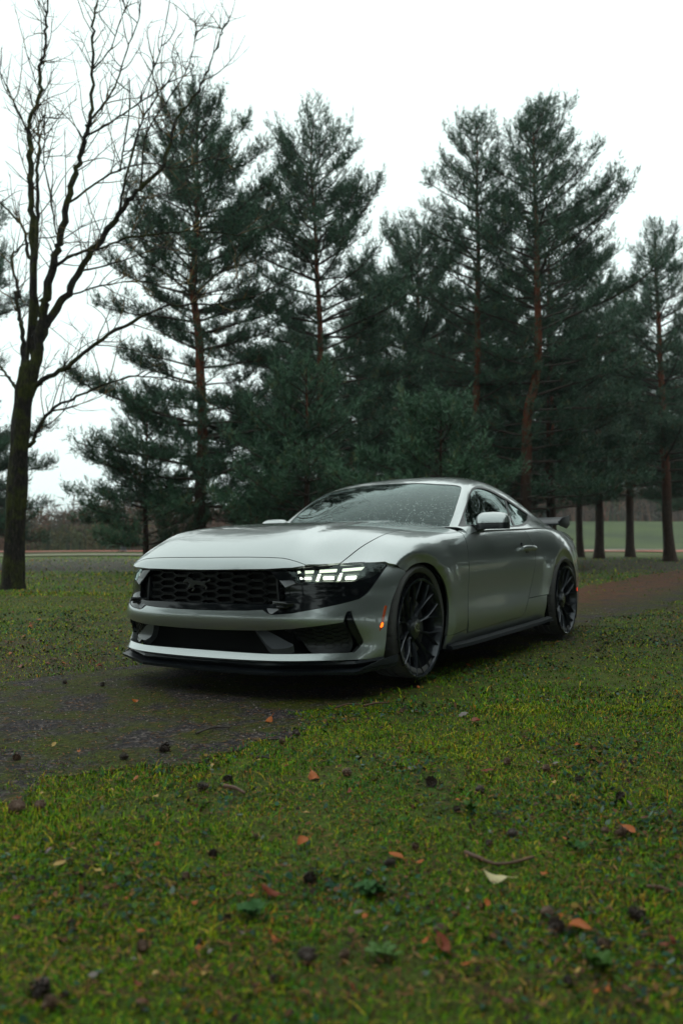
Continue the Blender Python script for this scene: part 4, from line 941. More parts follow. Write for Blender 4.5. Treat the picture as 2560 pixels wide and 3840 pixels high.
def build_ground():
    gm = ground_mat()
    xs = np.concatenate([-np.geomspace(500, 14, 60), np.arange(-13.5, 8, .5), np.geomspace(8, 120, 22)])
    ys = np.concatenate([-np.geomspace(420, 12, 60), np.arange(-11.5, 8, .5), np.geomspace(8, 200, 24)])
    g = sheet_grid('ground', xs, ys, gm); props(g, kind='structure')
    # asphalt strip
    am = asphalt_mat(); V = []; F = []; k = 0; n = 9
    xs = np.concatenate([np.arange(7, -14, -.07), np.arange(-14, -34, -.5)])
    for x in xs:
        a, b = path_half(x)
        for j in range(n):
            y = b+(a-b)*j/(n-1); V.append((x, y, float(gh(x, y))+.004))
    V = np.array(V); nx = len(xs); I = np.arange(nx*n).reshape(nx, n)
    F = np.stack([I[:-1, :-1], I[:-1, 1:], I[1:, 1:], I[1:, :-1]], -1).reshape(-1, 4)
    p = link('path', mesh_from('path', V, F, am)); props(p, kind='structure')
    # far paths across the park
    red = simple('red clay path', (.34, .085, .05), .8, bumpn=(4, .3, .02)); pale = simple('pale gravel path', (.20, .16, .12), .85, bumpn=(6, .4, .02))
    def strip(name, d0, d1, mat, l0, l1, wob):
        V = []; F = []
        L = np.arange(l0, l1, 2.5)
        for l in L:
            for d in (d0+wob*math.sin(l*.05), d1+wob*math.sin(l*.05+.3)):
                x = 4.31+FV.x*d+RV.x*l; y = 3.07+FV.y*d+RV.y*l; V.append((x, y, float(gh(x, y))+.10))
        for i in range(len(L)-1): F.append((2*i, 2*i+1, 2*i+3, 2*i+2))
        o = link(name, mesh_from(name, V, F, mat)); props(o, kind='structure'); return o
    strip('red_path', 74, 84, red, -90, 120, 1.2)
    strip('gravel_path', 49, 56, pale, -60, -2, 2.5)
    strip('gravel_path', 92, 96.5, pale, -2, 90, .6)

# ------------------------------------------------------------------ grass, as one mass
def pathmask(x, y):
    A = np.array([path_half(float(t)) for t in np.linspace(-34, 7, 1200)])
    i = np.clip(((x+34)/41*1199).astype(int), 0, 1199)
    a, b = A[i, 0], A[i, 1]
    return (y < a-.02) & (y > b+.02) & (x < 7) & (x > -34)
def vnoise(x, y, s, seed=0):
    r = np.random.RandomState(seed); T = r.rand(64, 64)
    u = x*s; v = y*s; i = np.floor(u).astype(int); j = np.floor(v).astype(int); fu = u-i; fv = v-j
    fu = fu*fu*(3-2*fu); fv = fv*fv*(3-2*fv)
    g = lambda a, b: T[a % 64, b % 64]
    return (g(i, j)*(1-fu)+g(i+1, j)*fu)*(1-fv)+(g(i, j+1)*(1-fu)+g(i+1, j+1)*fu)*fv
def blades(name, n, dmin, dmax, hmin, hmax, wid, seed, label, onpath=False, power=1.0, half=.56):
    r = np.random.RandomState(seed)
    m = int(n*1.0)
    d = dmin+(dmax-dmin)*r.rand(m)**power
    l = (r.rand(m)*2-1)*(half*d+.35)
    x = 4.31+FV.x*d+RV.x*l; y = 3.07+FV.y*d+RV.y*l
    pm = pathmask(x, y)
    moss = vnoise(x*.55, y, 2.4, 3)*.5+vnoise(x, y, 6.5, 4)*.3+vnoise(x, y, 15, 6)*.2
    under = (d > 23) & (d < 44); thin_ = under & (r.rand(m) < .7)
    A = np.array([path_half(float(t)) for t in np.linspace(-34, 7, 1200)]); ii = np.clip(((x+34)/41*1199).astype(int), 0, 1199)
    inn = np.minimum(A[ii, 0]-y, y-A[ii, 1])          # distance in from the edge
    keep = (~pm) | ((moss > .46+.09*np.clip(inn*1.6, 0, 1)) & (r.rand(m) < np.where(inn < .3, .85, .55)))
    keep &= ~thin_
    if onpath:
        big = vnoise(x*.35, y, 1.6, 61)*.6+vnoise(x, y, 4.5, 62)*.4
        keep = pm & (big+.22*np.clip(1-inn/.30, 0, 1)+.10*np.clip((x-1.2)/1.5, 0, 1) > .57) & (r.rand(m) < .8)
    bare = vnoise(x, y, 1.7, 71)*.6+vnoise(x, y, 5.5, 72)*.4
    keep &= (bare < .66) | (r.rand(m) < .35)
    # tyre footprints stay bare
    keep &= ~((np.abs(y) < .72) & (np.abs(x+1.5) < 2.3)) & ~((np.abs(np.abs(y)-.8) < .13) & ((np.abs(x-.015) < .07) | (np.abs(x+2.72) < .07)))
    x, y, d, pm = x[keep], y[keep], d[keep], pm[keep]; m = len(x); z = gh(x, y)
    h = (hmin+(hmax-hmin)*r.rand(m)**1.6)*(1+.03*d); h[pm] *= .5
    patch = vnoise(x, y, 1.1, 8)*.6+vnoise(x, y, 4.2, 9)*.4; h *= .35+.95*patch; cl = vnoise(x, y, 9.5, 12); h *= 1+1.5*np.clip((cl-.70)*4, 0, 1)*(r.rand(m) < .6)
    w = wid*(.6+.8*r.rand(m))*(1+.10*d)
    az = r.rand(m)*6.283; lean = (.35+1.7*r.rand(m)**1.5)*h; h = h*np.clip(1.15-.35*lean/h, .45, 1)
    bx, by = np.cos(az+1.57), np.sin(az+1.57)
    dx, dy = np.cos(az)*lean, np.sin(az)*lean
    p0 = np.stack([x-bx*w/2, y-by*w/2, z-.002], 1); p1 = np.stack([x+bx*w/2, y+by*w/2, z-.002], 1)
    q0 = np.stack([x-bx*w*.42+dx*.4, y-by*w*.42+dy*.4, z+h*.62], 1); q1 = np.stack([x+bx*w*.42+dx*.4, y+by*w*.42+dy*.4, z+h*.62], 1)
    tp = np.stack([x+dx, y+dy, z+h*(.72+.2*r.rand(m))], 1)
    V = np.stack([p0, p1, q1, q0, tp], 1).reshape(-1, 3); b = np.arange(m)*5
    F = np.concatenate([np.stack([b, b+1, b+2], 1), np.stack([b, b+2, b+3], 1), np.stack([b+3, b+2, b+4], 1)])
    pal = np.array([(.060, .175, .005), (.115, .235, .005), (.25, .31, .006), (.022, .115, .016), (.42, .31, .028), (.32, .115, .016), (.046, .024, .007), (.040, .19, .062)])
    t1 = np.clip((vnoise(x, y, .9, 21)*.6+vnoise(x, y, 2.3, 23)*.4-.5)*2.2+.5, 0, 1); t2 = np.clip((vnoise(x, y, 3.7, 22)-.5)*1.8+.5, 0, 1)
    lat = (x-4.31)*RV.x+(y-3.07)*RV.y; t1 = np.clip(t1-.22*np.clip(lat/d, -.4, .4)*2, 0, 1)
    pr = np.stack([.25+0*x, .24+0*x, .08+.26*t1, .06+.30*(1-t1)*t2, .03+.13*t1, .02+.09*t2, .10+.12*t2, .02+.12*(t2 > .66)], 1); pr /= pr.sum(1, keepdims=True)
    ci = (pr.cumsum(1) < r.rand(m)[:, None]).sum(1).clip(0, 7)
    c = pal[ci]*(.8+.7*r.rand(m))[:, None]
    c[pm] = c[pm]*.8
    if onpath: c = np.array([(.12, .19, .008), (.18, .21, .010), (.06, .13, .008), (.14, .07, .018)])[r.choice(4, m, p=[.4, .25, .25, .1])]*(.6+.6*r.rand(m))[:, None]
    col = np.repeat(c, 5, 0)
    gmt = MT['grass']
    o = link(name, mesh_from(name, V, F, gmt, True, col=col)); props(o, label, 'grass', kind='stuff'); return o
def vcol_mat(name, rough=.6, trans=.15, spec=.3):
    m, nt, b = newmat(name)
    a = N_(nt, 'ShaderNodeAttribute'); a.attribute_name = 'tint'
    nt.links.new(a.outputs['Color'], b.inputs['Base Color']); setp(b, Roughness=rough, Specular_IOR_Level=spec)
    return m
MT['grass'] = vcol_mat('wet grass blades', .6, spec=.06)
MT['needles'] = vcol_mat('pine needles', .55, spec=.35)
MT['twigleaf'] = vcol_mat('thicket twigs', .8, spec=.1)

# ------------------------------------------------------------------ pine trees
def bark_mat(name, lo, hi, zsplit=None, top=None):
    m, nt, b = newmat(name)
    tc = N_(nt, 'ShaderNodeTexCoord'); mp = N_(nt, 'ShaderNodeMapping'); mp.inputs['Scale'].default_value = (1, 1, .3); nt.links.new(tc.outputs['Object'], mp.inputs[0])
    n = noise(nt, 22, 6, mp.outputs[0], .7); r = ramp(nt, n.outputs[0], [(.35, lo), (.65, hi)])
    last = r.outputs[0]
    if zsplit:
        sp = N_(nt, 'ShaderNodeSeparateXYZ'); nt.links.new(tc.outputs['Object'], sp.inputs[0])
        mr = N_(nt, 'ShaderNodeMapRange'); mr.inputs[1].default_value = zsplit[0]; mr.inputs[2].default_value = zsplit[1]; nt.links.new(sp.outputs[2], mr.inputs[0])
        r2 = ramp(nt, n.outputs[0], [(.35, tuple(c*.55 for c in top)), (.65, top)])
        mi = N_(nt, 'ShaderNodeMix', data_type='RGBA'); nt.links.new(mr.outputs[0], mi.inputs[0]); nt.links.new(last, mi.inputs[6]); nt.links.new(r2.outputs[0], mi.inputs[7]); last = mi.outputs[2]
    nt.links.new(last, b.inputs['Base Color']); setp(b, Roughness=.85, Specular_IOR_Level=.2)
    bump(nt, n.outputs[0], 1.0, .05, b)
    return m
MT['pinebark'] = bark_mat('scots pine bark', (.022, .014, .010), (.065, .038, .026), (2.6, 5.0), (.20, .062, .030))
MT['pinebranch'] = simple('pine branch bark', (.045, .028, .020), .85)
MT['barebark'] = None

def tubes_np(paths, n=3):
    """many thin tubes: paths = list of (points Nx3, radii N)"""
    V = []; F = []; b = 0
    ang = np.arange(n)*2*np.pi/n
    for P, R in paths:
        P = np.asarray(P, float); k = len(P)
        T = np.gradient(P, axis=0); T /= np.linalg.norm(T, axis=1, keepdims=True)+1e-9
        a = np.cross(T, [0.31, .17, .93]); a /= np.linalg.norm(a, axis=1, keepdims=True)+1e-9; c = np.cross(T, a)
        ring = P[:, None]+(a[:, None]*np.cos(ang)[None, :, None]+c[:, None]*np.sin(ang)[None, :, None])*np.asarray(R)[:, None, None]
        V.append(ring.reshape(-1, 3)); I = b+np.arange(k*n).reshape(k, n); J = np.roll(I, -1, 1)
        F.append(np.stack([I[:-1], J[:-1], J[1:], I[1:]], -1).reshape(-1, 4)); b += k*n
    return np.concatenate(V), np.concatenate(F)

def tufts(C, A, L, r, needles=11, nl=.075, w=.012, col=None):
    """shoots: centre line C..C+A*L, needles splayed forward all round"""
    m = len(C); K = needles
    t = (np.arange(K)+.5)/K; t = np.broadcast_to(t, (m, K))
    az = r.rand(m, K)*6.283
    a = np.cross(A, [.3, .9, .2]); a /= np.linalg.norm(a, axis=1, keepdims=True)+1e-9; c = np.cross(A, a)
    sp = 1.05-.55*t                                     # spread: wider at the base
    D = A[:, None]*np.cos(sp)[..., None]+(a[:, None]*np.cos(az)[..., None]+c[:, None]*np.sin(az)[..., None])*np.sin(sp)[..., None]
    S0 = C[:, None]+A[:, None]*(L[:, None]*t)[..., None]
    nlv = nl*(.8+.4*r.rand(m, K))*(L[:, None]/.14)**.5
    E = S0+D*nlv[..., None]
    W = np.cross(D, r.randn(m, K, 3)); W /= np.linalg.norm(W, axis=2, keepdims=True)+1e-9; W = W*w*.5
    V = np.stack([S0-W, S0+W, E+W*.3], 2).reshape(-1, 3)
    F = np.arange(m*K*3).reshape(-1, 3)
    cc = np.repeat(col, K*3, 0)*(.75+.5*np.repeat(r.rand(m*K), 3)[:, None])
    return V, F, cc

def pine(name, label, base, H, prof, r0, seed, group=None, bend=(), crown0=1.2, dens=1.0, tint=(1, 1, 1), whorl=.42, needles=7, leftright=None, dead=.0, nl=.095, w=.024, open_front=None):
    """prof: [(height fraction, crown radius)], leftright: scale of the crown towards camera left / right"""
    r = np.random.RandomState(seed)
    root = empty(name, label, 'tree', base, group)
    hp, rp = zip(*prof)
    bz = [0]+[b[0] for b in bend]+[H]; bl = [0]+[b[1] for b in bend]+[bend[-1][1] if bend else 0]
    RVn = np.array(RV); FVn = np.array(FV)
    def tr(z): return RVn*np.interp(z, bz, bl)+np.array([0, 0, z])
    zs = np.linspace(0, H, 26)
    pts = [tr(z)+np.array([.02*math.sin(z*1.3+seed), .02*math.cos(z*1.7), 0]) for z in zs]
    rad = [r0*(1.25 if z < .15 else 1)*max(.03, (1-z/H)**.75*(.93 if z > 1 else 1)) for z in zs]
    rad[0] = r0*1.3
    tv, tf = tubes_np([(np.array(pts), np.array(rad))], 12)
    link('trunk', mesh_from('trunk', tv, tf, MT['pinebark']), parent=root)
    paths = []; TC = []; TA = []; TL = []; TO = []
    z = crown0
    while z < H-.25:
        nb = r.randint(4, 7); a0 = r.rand()*6.283; fr = z/H
        for k in range(nb):
            az = a0+k*6.283/nb+r.uniform(-.3, .3); dirn = np.array([math.cos(az), math.sin(az), 0])
            side = float(dirn@RVn); sc = 1.0
            if leftright: sc = 1+(leftright[1]-1)*max(side, 0)+(leftright[0]-1)*max(-side, 0)
            Lb = np.interp(fr, hp, rp)*sc*r.uniform(.52, 1.22)
            if Lb < .15: Lb = .2
            if open_front and open_front[0] < fr < open_front[1] and float(-dirn@FVn) > .45: Lb *= .3
            if dead and fr < dead and r.rand() < .5: leafy = False
            else: leafy = True
            el0 = math.radians(np.interp(fr, [0, .3, .6, .85, 1], [-4, 6, 20, 36, 56])+r.uniform(-9, 9))
            ns = 9; P = [tr(z)]; el = el0; st = Lb/(ns-1); azk = az
            for i in range(ns-1):
                el += r.uniform(-.06, .10)+(.05 if i > 4 else -.02); azk += r.uniform(-.12, .12)
                P.append(P[-1]+st*np.array([math.cos(azk)*math.cos(el), math.sin(azk)*math.cos(el), math.sin(el)]))
            P = np.array(P); br = min(r0*.32, .012+.013*Lb)
            paths.append((P, np.linspace(br, br*.25, ns)))
            # branchlets
            m = max(2, int((Lb*4.6+Lb*Lb*1.3)*dens))
            for j in range(m):
                t = r.uniform(.28 if Lb > .8 else .1, 1); q = t*(ns-1); i = min(int(q), ns-2); p = P[i]+(P[i+1]-P[i])*(q-i)
                dd = P[i+1]-P[i]; dd /= np.linalg.norm(dd)
                ll = (.24+.24*Lb*(1.15-t))*r.uniform(.6, 1.3); sd = r.choice([-1, 1]); sw = np.cross(dd, [0, 0, 1.])*sd
                g = dd*r.uniform(.5, 1.0)+sw*r.uniform(.3, 1.0)+np.array([0, 0, r.uniform(-.15, .45)]); g /= np.linalg.norm(g)
                p2 = p+g*ll*.6+np.array([0, 0, .03]); p3 = p2+(g+np.array([0, 0, .45]))*ll*.4
                paths.append((np.array([p, p2, p3]), np.array([.008, .006, .004])))
                if not leafy: continue
                kk = max(3, int(ll*23*dens))
                for q_ in range(kk):
                    s = r.uniform(.15, 1.0); c = p+(p2-p)*min(1, s*1.5) if s < .66 else p2+(p3-p2)*(s-.66)*3
                    ax = g*.5+np.array([0, 0, .6])+r.randn(3)*.5
                    TC.append(c+r.randn(3)*.065); TA.append(ax/np.linalg.norm(ax)); TL.append(r.uniform(.12, .24)); TO.append(t*np.linalg.norm(c-tr(z))/(Lb+.2))
                TC.append(p3); ax = g*.4+np.array([0, 0, 1.]); TA.append(ax/np.linalg.norm(ax)); TL.append(r.uniform(.18, .32)); TO.append(1)
            if leafy:
                for i in range(2): TC.append(P[-1]+r.randn(3)*.04); ax = (P[-1]-P[-2])/st*.6+np.array([0, 0, .9])+r.randn(3)*.2; TA.append(ax/np.linalg.norm(ax)); TL.append(r.uniform(.15, .26)); TO.append(1)
        z += whorl*r.uniform(.75, 1.25)*(1 if fr < .7 else .8)
    # leader
    for i in range(7):
        zz = H-.45+i*.075; ax = np.array([r.uniform(-.3, .3), r.uniform(-.3, .3), 1]); TC.append(tr(zz)); TA.append(ax/np.linalg.norm(ax)); TL.append(.2); TO.append(1)
    bv, bf = tubes_np(paths, 3)
    link('branches', mesh_from('branches', bv, bf, MT['pinebranch']), parent=root)
    TC = np.array(TC); TA = np.array(TA); TL = np.array(TL)
    n = len(TC); v = r.rand(n); print('tufts', n)
    c0 = np.array([.020, .060, .034]); c1 = np.array([.054, .122, .066]); c2 = np.array([.09, .11, .04])
    col = c0+(c1-c0)*v[:, None]; dr = r.rand(n) < .05; col[dr] = c2; rd = (r.rand(n) < .03) & (TC[:, 2] < H*.5); col[rd] = (.10, .048, .022)
    col = col*np.array(tint)
    V, F, cc = tufts(TC, TA, TL, r, needles, nl, w, col)
    link('crown', mesh_from('crown', V, F, MT['needles'], False, col=cc), parent=root)
    return root

def copy_tree(root, loc, rz, sc, label=None, group=None):
    c = root.copy(); COL.objects.link(c); c.location = loc; c.rotation_euler = (0, 0, rz); c.scale = (sc, sc, sc)
    if label: c['label'] = label
    if group: c['group'] = group
    for ch in root.children:
        d = ch.copy(); COL.objects.link(d); d.parent = c
    return c
def at(l, d):
    """a point on the ground, l metres right of and d metres ahead of where the photographer stands"""
    x = 4.309+FV.x*d+RV.x*l; y = 3.066+FV.y*d+RV.y*l
    return (x, y, float(gh(x, y))-.03)

def build_pines():
    g = 'scots pines standing in a row behind the car'
    P = {}
    # lateral positions and heights follow the photograph's trees
    P[1] = pine('pine_tree', 'bulky pine left of centre with a long bare lower trunk, behind the bonnet', at(-3.95, 23), 13.35,
         [(0, 1.5), (.10, 3.4), (.22, 3.9), (.34, 3.3), (.45, 2.5), (.55, 2.3), (.66, 2.4), (.8, 1.9), (.92, 1.25), (1, .25)], .205, 31, bend=((5.0, 0.02), (6.6, -.05), (8.2, -.32), (9.5, -.15)), crown0=1.9, leftright=(1.03, 1.05), whorl=.40, tint=(1, 1, 1.0), dens=1.05, open_front=(.12, .55))
    P[2] = pine('pine_tree', 'broad pine at the middle with an orange upper trunk and many-pointed top', at(-.62, 25), 13.85,
         [(0, 1.4), (.06, 2.6), (.16, 3.5), (.30, 3.6), (.42, 3.3), (.55, 3.0), (.7, 2.45), (.82, 2.0), (.92, 1.4), (1, .25)], .165, 42, bend=((4, -.0), (8, -.05), (12, -.3)), crown0=1.2, dens=.9, open_front=(.30, .62))
    P[3] = pine('pine_tree', 'slender pine with sparse open top, left of the tallest pine', at(4.65, 28), 15.6,
         [(0, .1), (.10, 1.8), (.22, 2.0), (.4, 1.9), (.55, 1.8), (.72, 1.7), (.84, 1.35), (.93, 1.0), (1, .2)], .19, 53, bend=((5, -.05), (9, 0.05),), crown0=2.2, dens=.8, dead=.3, open_front=(.2, .6), leftright=(1.3, 1.0))
    P[4] = pine('pine_tree', 'tallest pine, with a kinked orange trunk, behind the car roof', at(6.05, 27), 15.45,
         [(0, .1), (.08, 2.6), (.2, 3.0), (.38, 2.9), (.5, 2.9), (.60, 2.9), (.70, 2.5), (.8, 2.0), (.9, 1.4), (1, .25)], .23, 64, bend=((3.5, .02), (5.2, .1), (6.4, .42), (9, .48), (15, .35)), crown0=2.0, dens=.9, dead=.25, open_front=(.18, .58), leftright=(.85, 1.22))
    P[5] = pine('pine_tree', 'pine at the right edge of the picture with a thick dark lower trunk', at(14.75, 37), 15.6,
         [(0, .1), (.15, 2.4), (.3, 3.2), (.5, 3.0), (.7, 2.2), (.85, 1.4), (.95, .7), (1, .15)], .26, 75, bend=((8, -.25), (14, -.45)), crown0=3.6, dens=.9)
    P[6] = pine('pine_tree', 'shorter rounded pine filling the gap between the middle pine and the slender pine', at(3.1, 33), 13.4,
         [(0, .1), (.12, 3.2), (.3, 3.9), (.55, 3.7), (.75, 2.9), (.9, 1.9), (1, .5)], .19, 86, crown0=1.5, dens=1.0)
    P[7] = pine('pine_tree', 'low pale green young pine just behind the car roof', at(2.3, 19), 4.0,
         [(0, .6), (.2, 1.9), (.5, 1.75), (.8, 1.1), (1, .3)], .09, 97, crown0=.5, dens=1.25, whorl=.32, tint=(1.35, 1.3, 1.25), leftright=(1.2, .9))
    P[8] = pine('pine_tree', 'low bushy pine in front of the broad middle pine', at(-.9, 21.5), 5.6,
         [(0, .6), (.15, 2.0), (.4, 2.2), (.7, 1.6), (1, .4)], .11, 108, crown0=.9, dens=1.0, whorl=.4, tint=(1.15, 1.15, 1.1), leftright=(1.15, .9))
    P[9] = pine('pine_tree', 'full crowned pine on a bare dark trunk, farthest to the right', at(24.5, 58), 13.5,
         [(0, .1), (.2, 2.8), (.35, 3.4), (.55, 3.0), (.75, 2.2), (.9, 1.2), (1, .3)], .22, 119, crown0=3.3, dens=.9)
    # the left edge
    copy_tree(P[8], at(-5.6, 23.5), 2.2, .88, 'low spreading pine between the bare tree and the bulky pine')
    copy_tree(P[2], at(-12.1, 26), 2.1, .88, 'pine at the left edge, mostly hidden by the bare tree')
    # right hand group
    for l, d, rz, sc, src, lab in ((13.9, 48, .4, 1.05, 9, 'thin-trunked pine nearest the spoiler, first of the small row on the right'),
                              (14.1, 45, 2.2, 1.2, 9, 'pine standing far back between the first and third small trunks on the right'),
                              (16.5, 47, 4.4, 1.0, 5, 'small straight pine nearest the thick trunk at the right edge'),
                              (7.9, 31, 1.9, 1.0, 9, 'dense dark pine directly right of the tallest pine'),
                              (17.9, 41, 3.0, .95, 9, 'far right pine cut by the picture edge')):
        copy_tree(P[src], at(l, d), rz, sc, lab)
    # second row behind, closing the gaps
    for l, d, rz, sc, src, lab in ((-1.9, 36, 1.3, .78, 1, 'back-row pine behind the gap left of the middle pine'),
                              (1.2, 40, 3.5, .80, 4, 'back-row pine right of the middle pine'), (6.9, 38, 5.1, .95, 2, 'back-row pine behind the two tall ones'),
                              (4.6, 43, 2.6, .95, 6, 'far back-row pine behind the slender pine')):
        copy_tree(P[src], at(l, d), rz, sc, lab)
    # trees beside and behind the photographer, seen only as reflections in paint and glass
    gg = 'pines beside the car, seen mirrored in its paint'
    for x, y, rz, sc, src in ((-13, 10.5, .3, .9, 2), (-9.5, 10, 1.3, .85, 6), (-6, 11, 1.7, 1.0, 1), (-2.5, 11.5, 2.9, .9, 2), (1.0, 12, 4.1, .95, 4), (4.5, 12.5, 4.0, .9, 6), (8, 11, 5.5, .95, 2),
                              (12.5, -6, 1.0, .9, 1), (14, -1.5, 2.0, .95, 2), (14.5, 3, .2, .9, 6), (13, 7, 5.0, .95, 4), (13, -11, 3.3, 1.0, 6), (-11, 14.5, 3.0, 1.05, 4), (-7.5, 15, .4, 1.1, 2), (-4, 15.5, 3.1, 1.1, 6), (-.5, 16, .8, 1.1, 1), (3, 16, 2.2, 1.1, 2), (7, 16, .1, 1.1, 4), (-17, 12, 1.9, 1.0, 1), (-16, 4.6, .9, .95, 6), (-15, 7.8, 2.9, .9, 2), (-20, 8, .2, 1.0, 1), (-24, 5.5, 5.2, 1.05, 2), (-20, 15, 1.2, 1.1, 2), (19, 1, 1.1, 1.15, 4), (18, -7, 4.4, 1.1, 2)):
        copy_tree(P[src], (x, y, -.03), rz, sc, 'tall pine standing opposite the car, mirrored in its side', gg)
    return P

# ------------------------------------------------------------------ the bare tree on the left
def build_bare():
    m, nt, b = newmat('mossy bark')
    tc = N_(nt, 'ShaderNodeTexCoord'); mp = N_(nt, 'ShaderNodeMapping'); mp.inputs['Scale'].default_value = (1, 1, .35); nt.links.new(tc.outputs['Object'], mp.inputs[0])
    n1 = noise(nt, 26, 6, mp.outputs[0], .7); n2 = noise(nt, 2.2, 5, tc.outputs['Object'], .6)
    r = ramp(nt, n1.outputs[0], [(.36, (.006, .005, .004)), (.55, (.024, .018, .014)), (.72, (.075, .052, .042))])
    r2 = ramp(nt, n1.outputs[0], [(.3, (.010, .018, .003)), (.7, (.075, .078, .010))]); f = ramp(nt, n2.outputs[0], [(.44, (0, 0, 0)), (.56, (1, 1, 1))])
    mi = N_(nt, 'ShaderNodeMix', data_type='RGBA'); nt.links.new(f.outputs[0], mi.inputs[0]); nt.links.new(r.outputs[0], mi.inputs[6]); nt.links.new(r2.outputs[0], mi.inputs[7])
    nt.links.new(mi.outputs[2], b.inputs['Base Color']); setp(b, Roughness=.85, Specular_IOR_Level=.25); bump(nt, n1.outputs[0], 1.0, .10, b)
    MT['barebark'] = m
    mt, nt, b = newmat('twig bark with lichen'); n = noise(nt, 3.5, 4); r = ramp(nt, n.outputs[0], [(.48, (.026, .020, .016)), (.60, (.19, .12, .035))]); nt.links.new(r.outputs[0], b.inputs['Base Color']); setp(b, Roughness=.85)
    root = empty('bare_tree', 'big leafless mossy tree with many rising limbs at the left edge', 'tree', (-5.047, -9.749, 0))
    RVn = np.array(RV); FVn = np.array(FV); r = np.random.RandomState(5)
    def sm(P, k=5):
        Q = crv([tuple(p) for p in P], k); return np.array(Q)
    twig = []
    def grow(P, r_end, depth, length, up):
        """curved side twigs from a limb"""
        L = np.linalg.norm(np.diff(P, axis=0), axis=1).sum(); n_ = int(L*(4.6 if depth == 0 else 3.2))
        for j in range(n_):
            t = r.uniform(.12, 1)*(len(P)-1); i = min(int(t), len(P)-2); p = P[i]+(P[i+1]-P[i])*(t-i); d = P[i+1]-P[i]; d = d/(np.linalg.norm(d)+1e-9)
            s = r.randn(3); s -= d*(s@d); s /= np.linalg.norm(s)+1e-9; g = d*r.uniform(.3, .9)+s*r.uniform(.5, 1); g[2] += up; g /= np.linalg.norm(g)
            ll = length*r.uniform(.35, 1.15)*(1.1-.5*t/(len(P)-1)); st = ll/7; Q = [p]; bend = r.randn(3)*.10+np.array([0, 0, .09])
            for q in range(7): g = g+bend+r.randn(3)*.09; g /= np.linalg.norm(g); Q.append(Q[-1]+g*st)
            Q = np.array(Q); rr = r_end*(1.0 if depth == 0 else .8)
            twig.append((Q, np.linspace(rr, rr*.3, 8)))
            if depth < 2 and ll > .4: grow(Q, rr*.66, depth+1, length*.42, up*.5)
    built = []
    for name, L, w0, w1 in BARE:
        L = list(L); dd0 = 0
        if name in 'abcdfr' : L = [(.13, 3.15)]+L; w0 *= 1.12
        elif name == 'trunk': L = L+[(.21, 4.15)]
        elif name in 'eg': L = [(.10, L[0][1]-.12)]+L
        else:
            q = min(built, key=lambda p: (p[0]-L[0][0])**2+(p[1]-L[0][1])**2); L = [(q[0], q[1])]+L; dd0 = q[2]
        k = abs(hash_(name)); rr = np.random.RandomState(k)
        dep = rr.uniform(-1.3, 1.3) if name not in ('trunk',) else 0
        n_ = len(L); P = []
        L0 = L[0]
        for i, (l, z) in enumerate(L):
            t = i/(n_-1); dd = dd0+dep*t**1.3; sc = 1+dd/14.74
            if name == 'trunk': dd = 0; sc = 1
            # keep the limb's place from the photographer's side while it leans towards or away
            P.append(RVn*((l-6.27)*sc+6.27 if False else l*sc+(-5.93)*(sc-1)) + FVn*dd + np.array([0, 0, (z-.84)*sc+.84 if name != 'trunk' else z]))
        for (l, z), i in zip(L, range(n_)):
            if i < n_-1:
                for f_ in (0, .25, .5, .75): built.append((l+(L[i+1][0]-l)*f_, z+(L[i+1][1]-z)*f_, 0 if name == 'trunk' else dd0+dep*((i+f_)/(n_-1))**1.3))
        P = sm(P, 6); tt = np.linspace(0, 1, len(P)); R = w0+(w1-w0)*tt**.8
        if name == 'trunk': R = np.interp(tt, [0, .05, .15, .8, .93, 1], [.30, .205, .172, .145, .12, .06])
        R = R*(1+.07*np.sin(tt*31+k)*.7)
        if name == 'trunk':
            P[0][2] = -.12
            v, f = tubes_np([(P, R)], 22)
            c = np.repeat(P, 22, 0); a = np.arctan2((v-c)[:, 1], (v-c)[:, 0]); v = c+(v-c)*(1+.07*np.sin(a*5+v[:, 2]*2)+.05*np.sin(a*9-v[:, 2]*3))[:, None]
            link('trunk', mesh_from('trunk', v, f, m), parent=root)
            continue
        v, f = tubes_np([(P, R)], 9)
        v += r.randn(*v.shape)*.0030+.012*np.repeat(np.stack([np.sin(np.arange(len(P))*1.9+k), np.cos(np.arange(len(P))*2.7+k), np.sin(np.arange(len(P))*1.3)], 1), 9, 0)*w0/.05*np.repeat(np.clip(np.arange(len(P))/8., 0, 1), 9)[:, None]
        link('limb', mesh_from('limb', v, f, m), parent=root)
        grow(P[len(P)//6:], max(.013, min(w1*1.3,.015)), 0, 1.7 if w0 > .04 else 1.2, .12)
    tv, tf = tubes_np(twig, 3)
    tw = link('twigs', mesh_from('twigs', tv, tf, mt), parent=root); tw['kind'] = 'stuff'
    return root
def hash_(s):
    h = 7
    for ch in s: h = (h*31+ord(ch)) % 100003
    return h

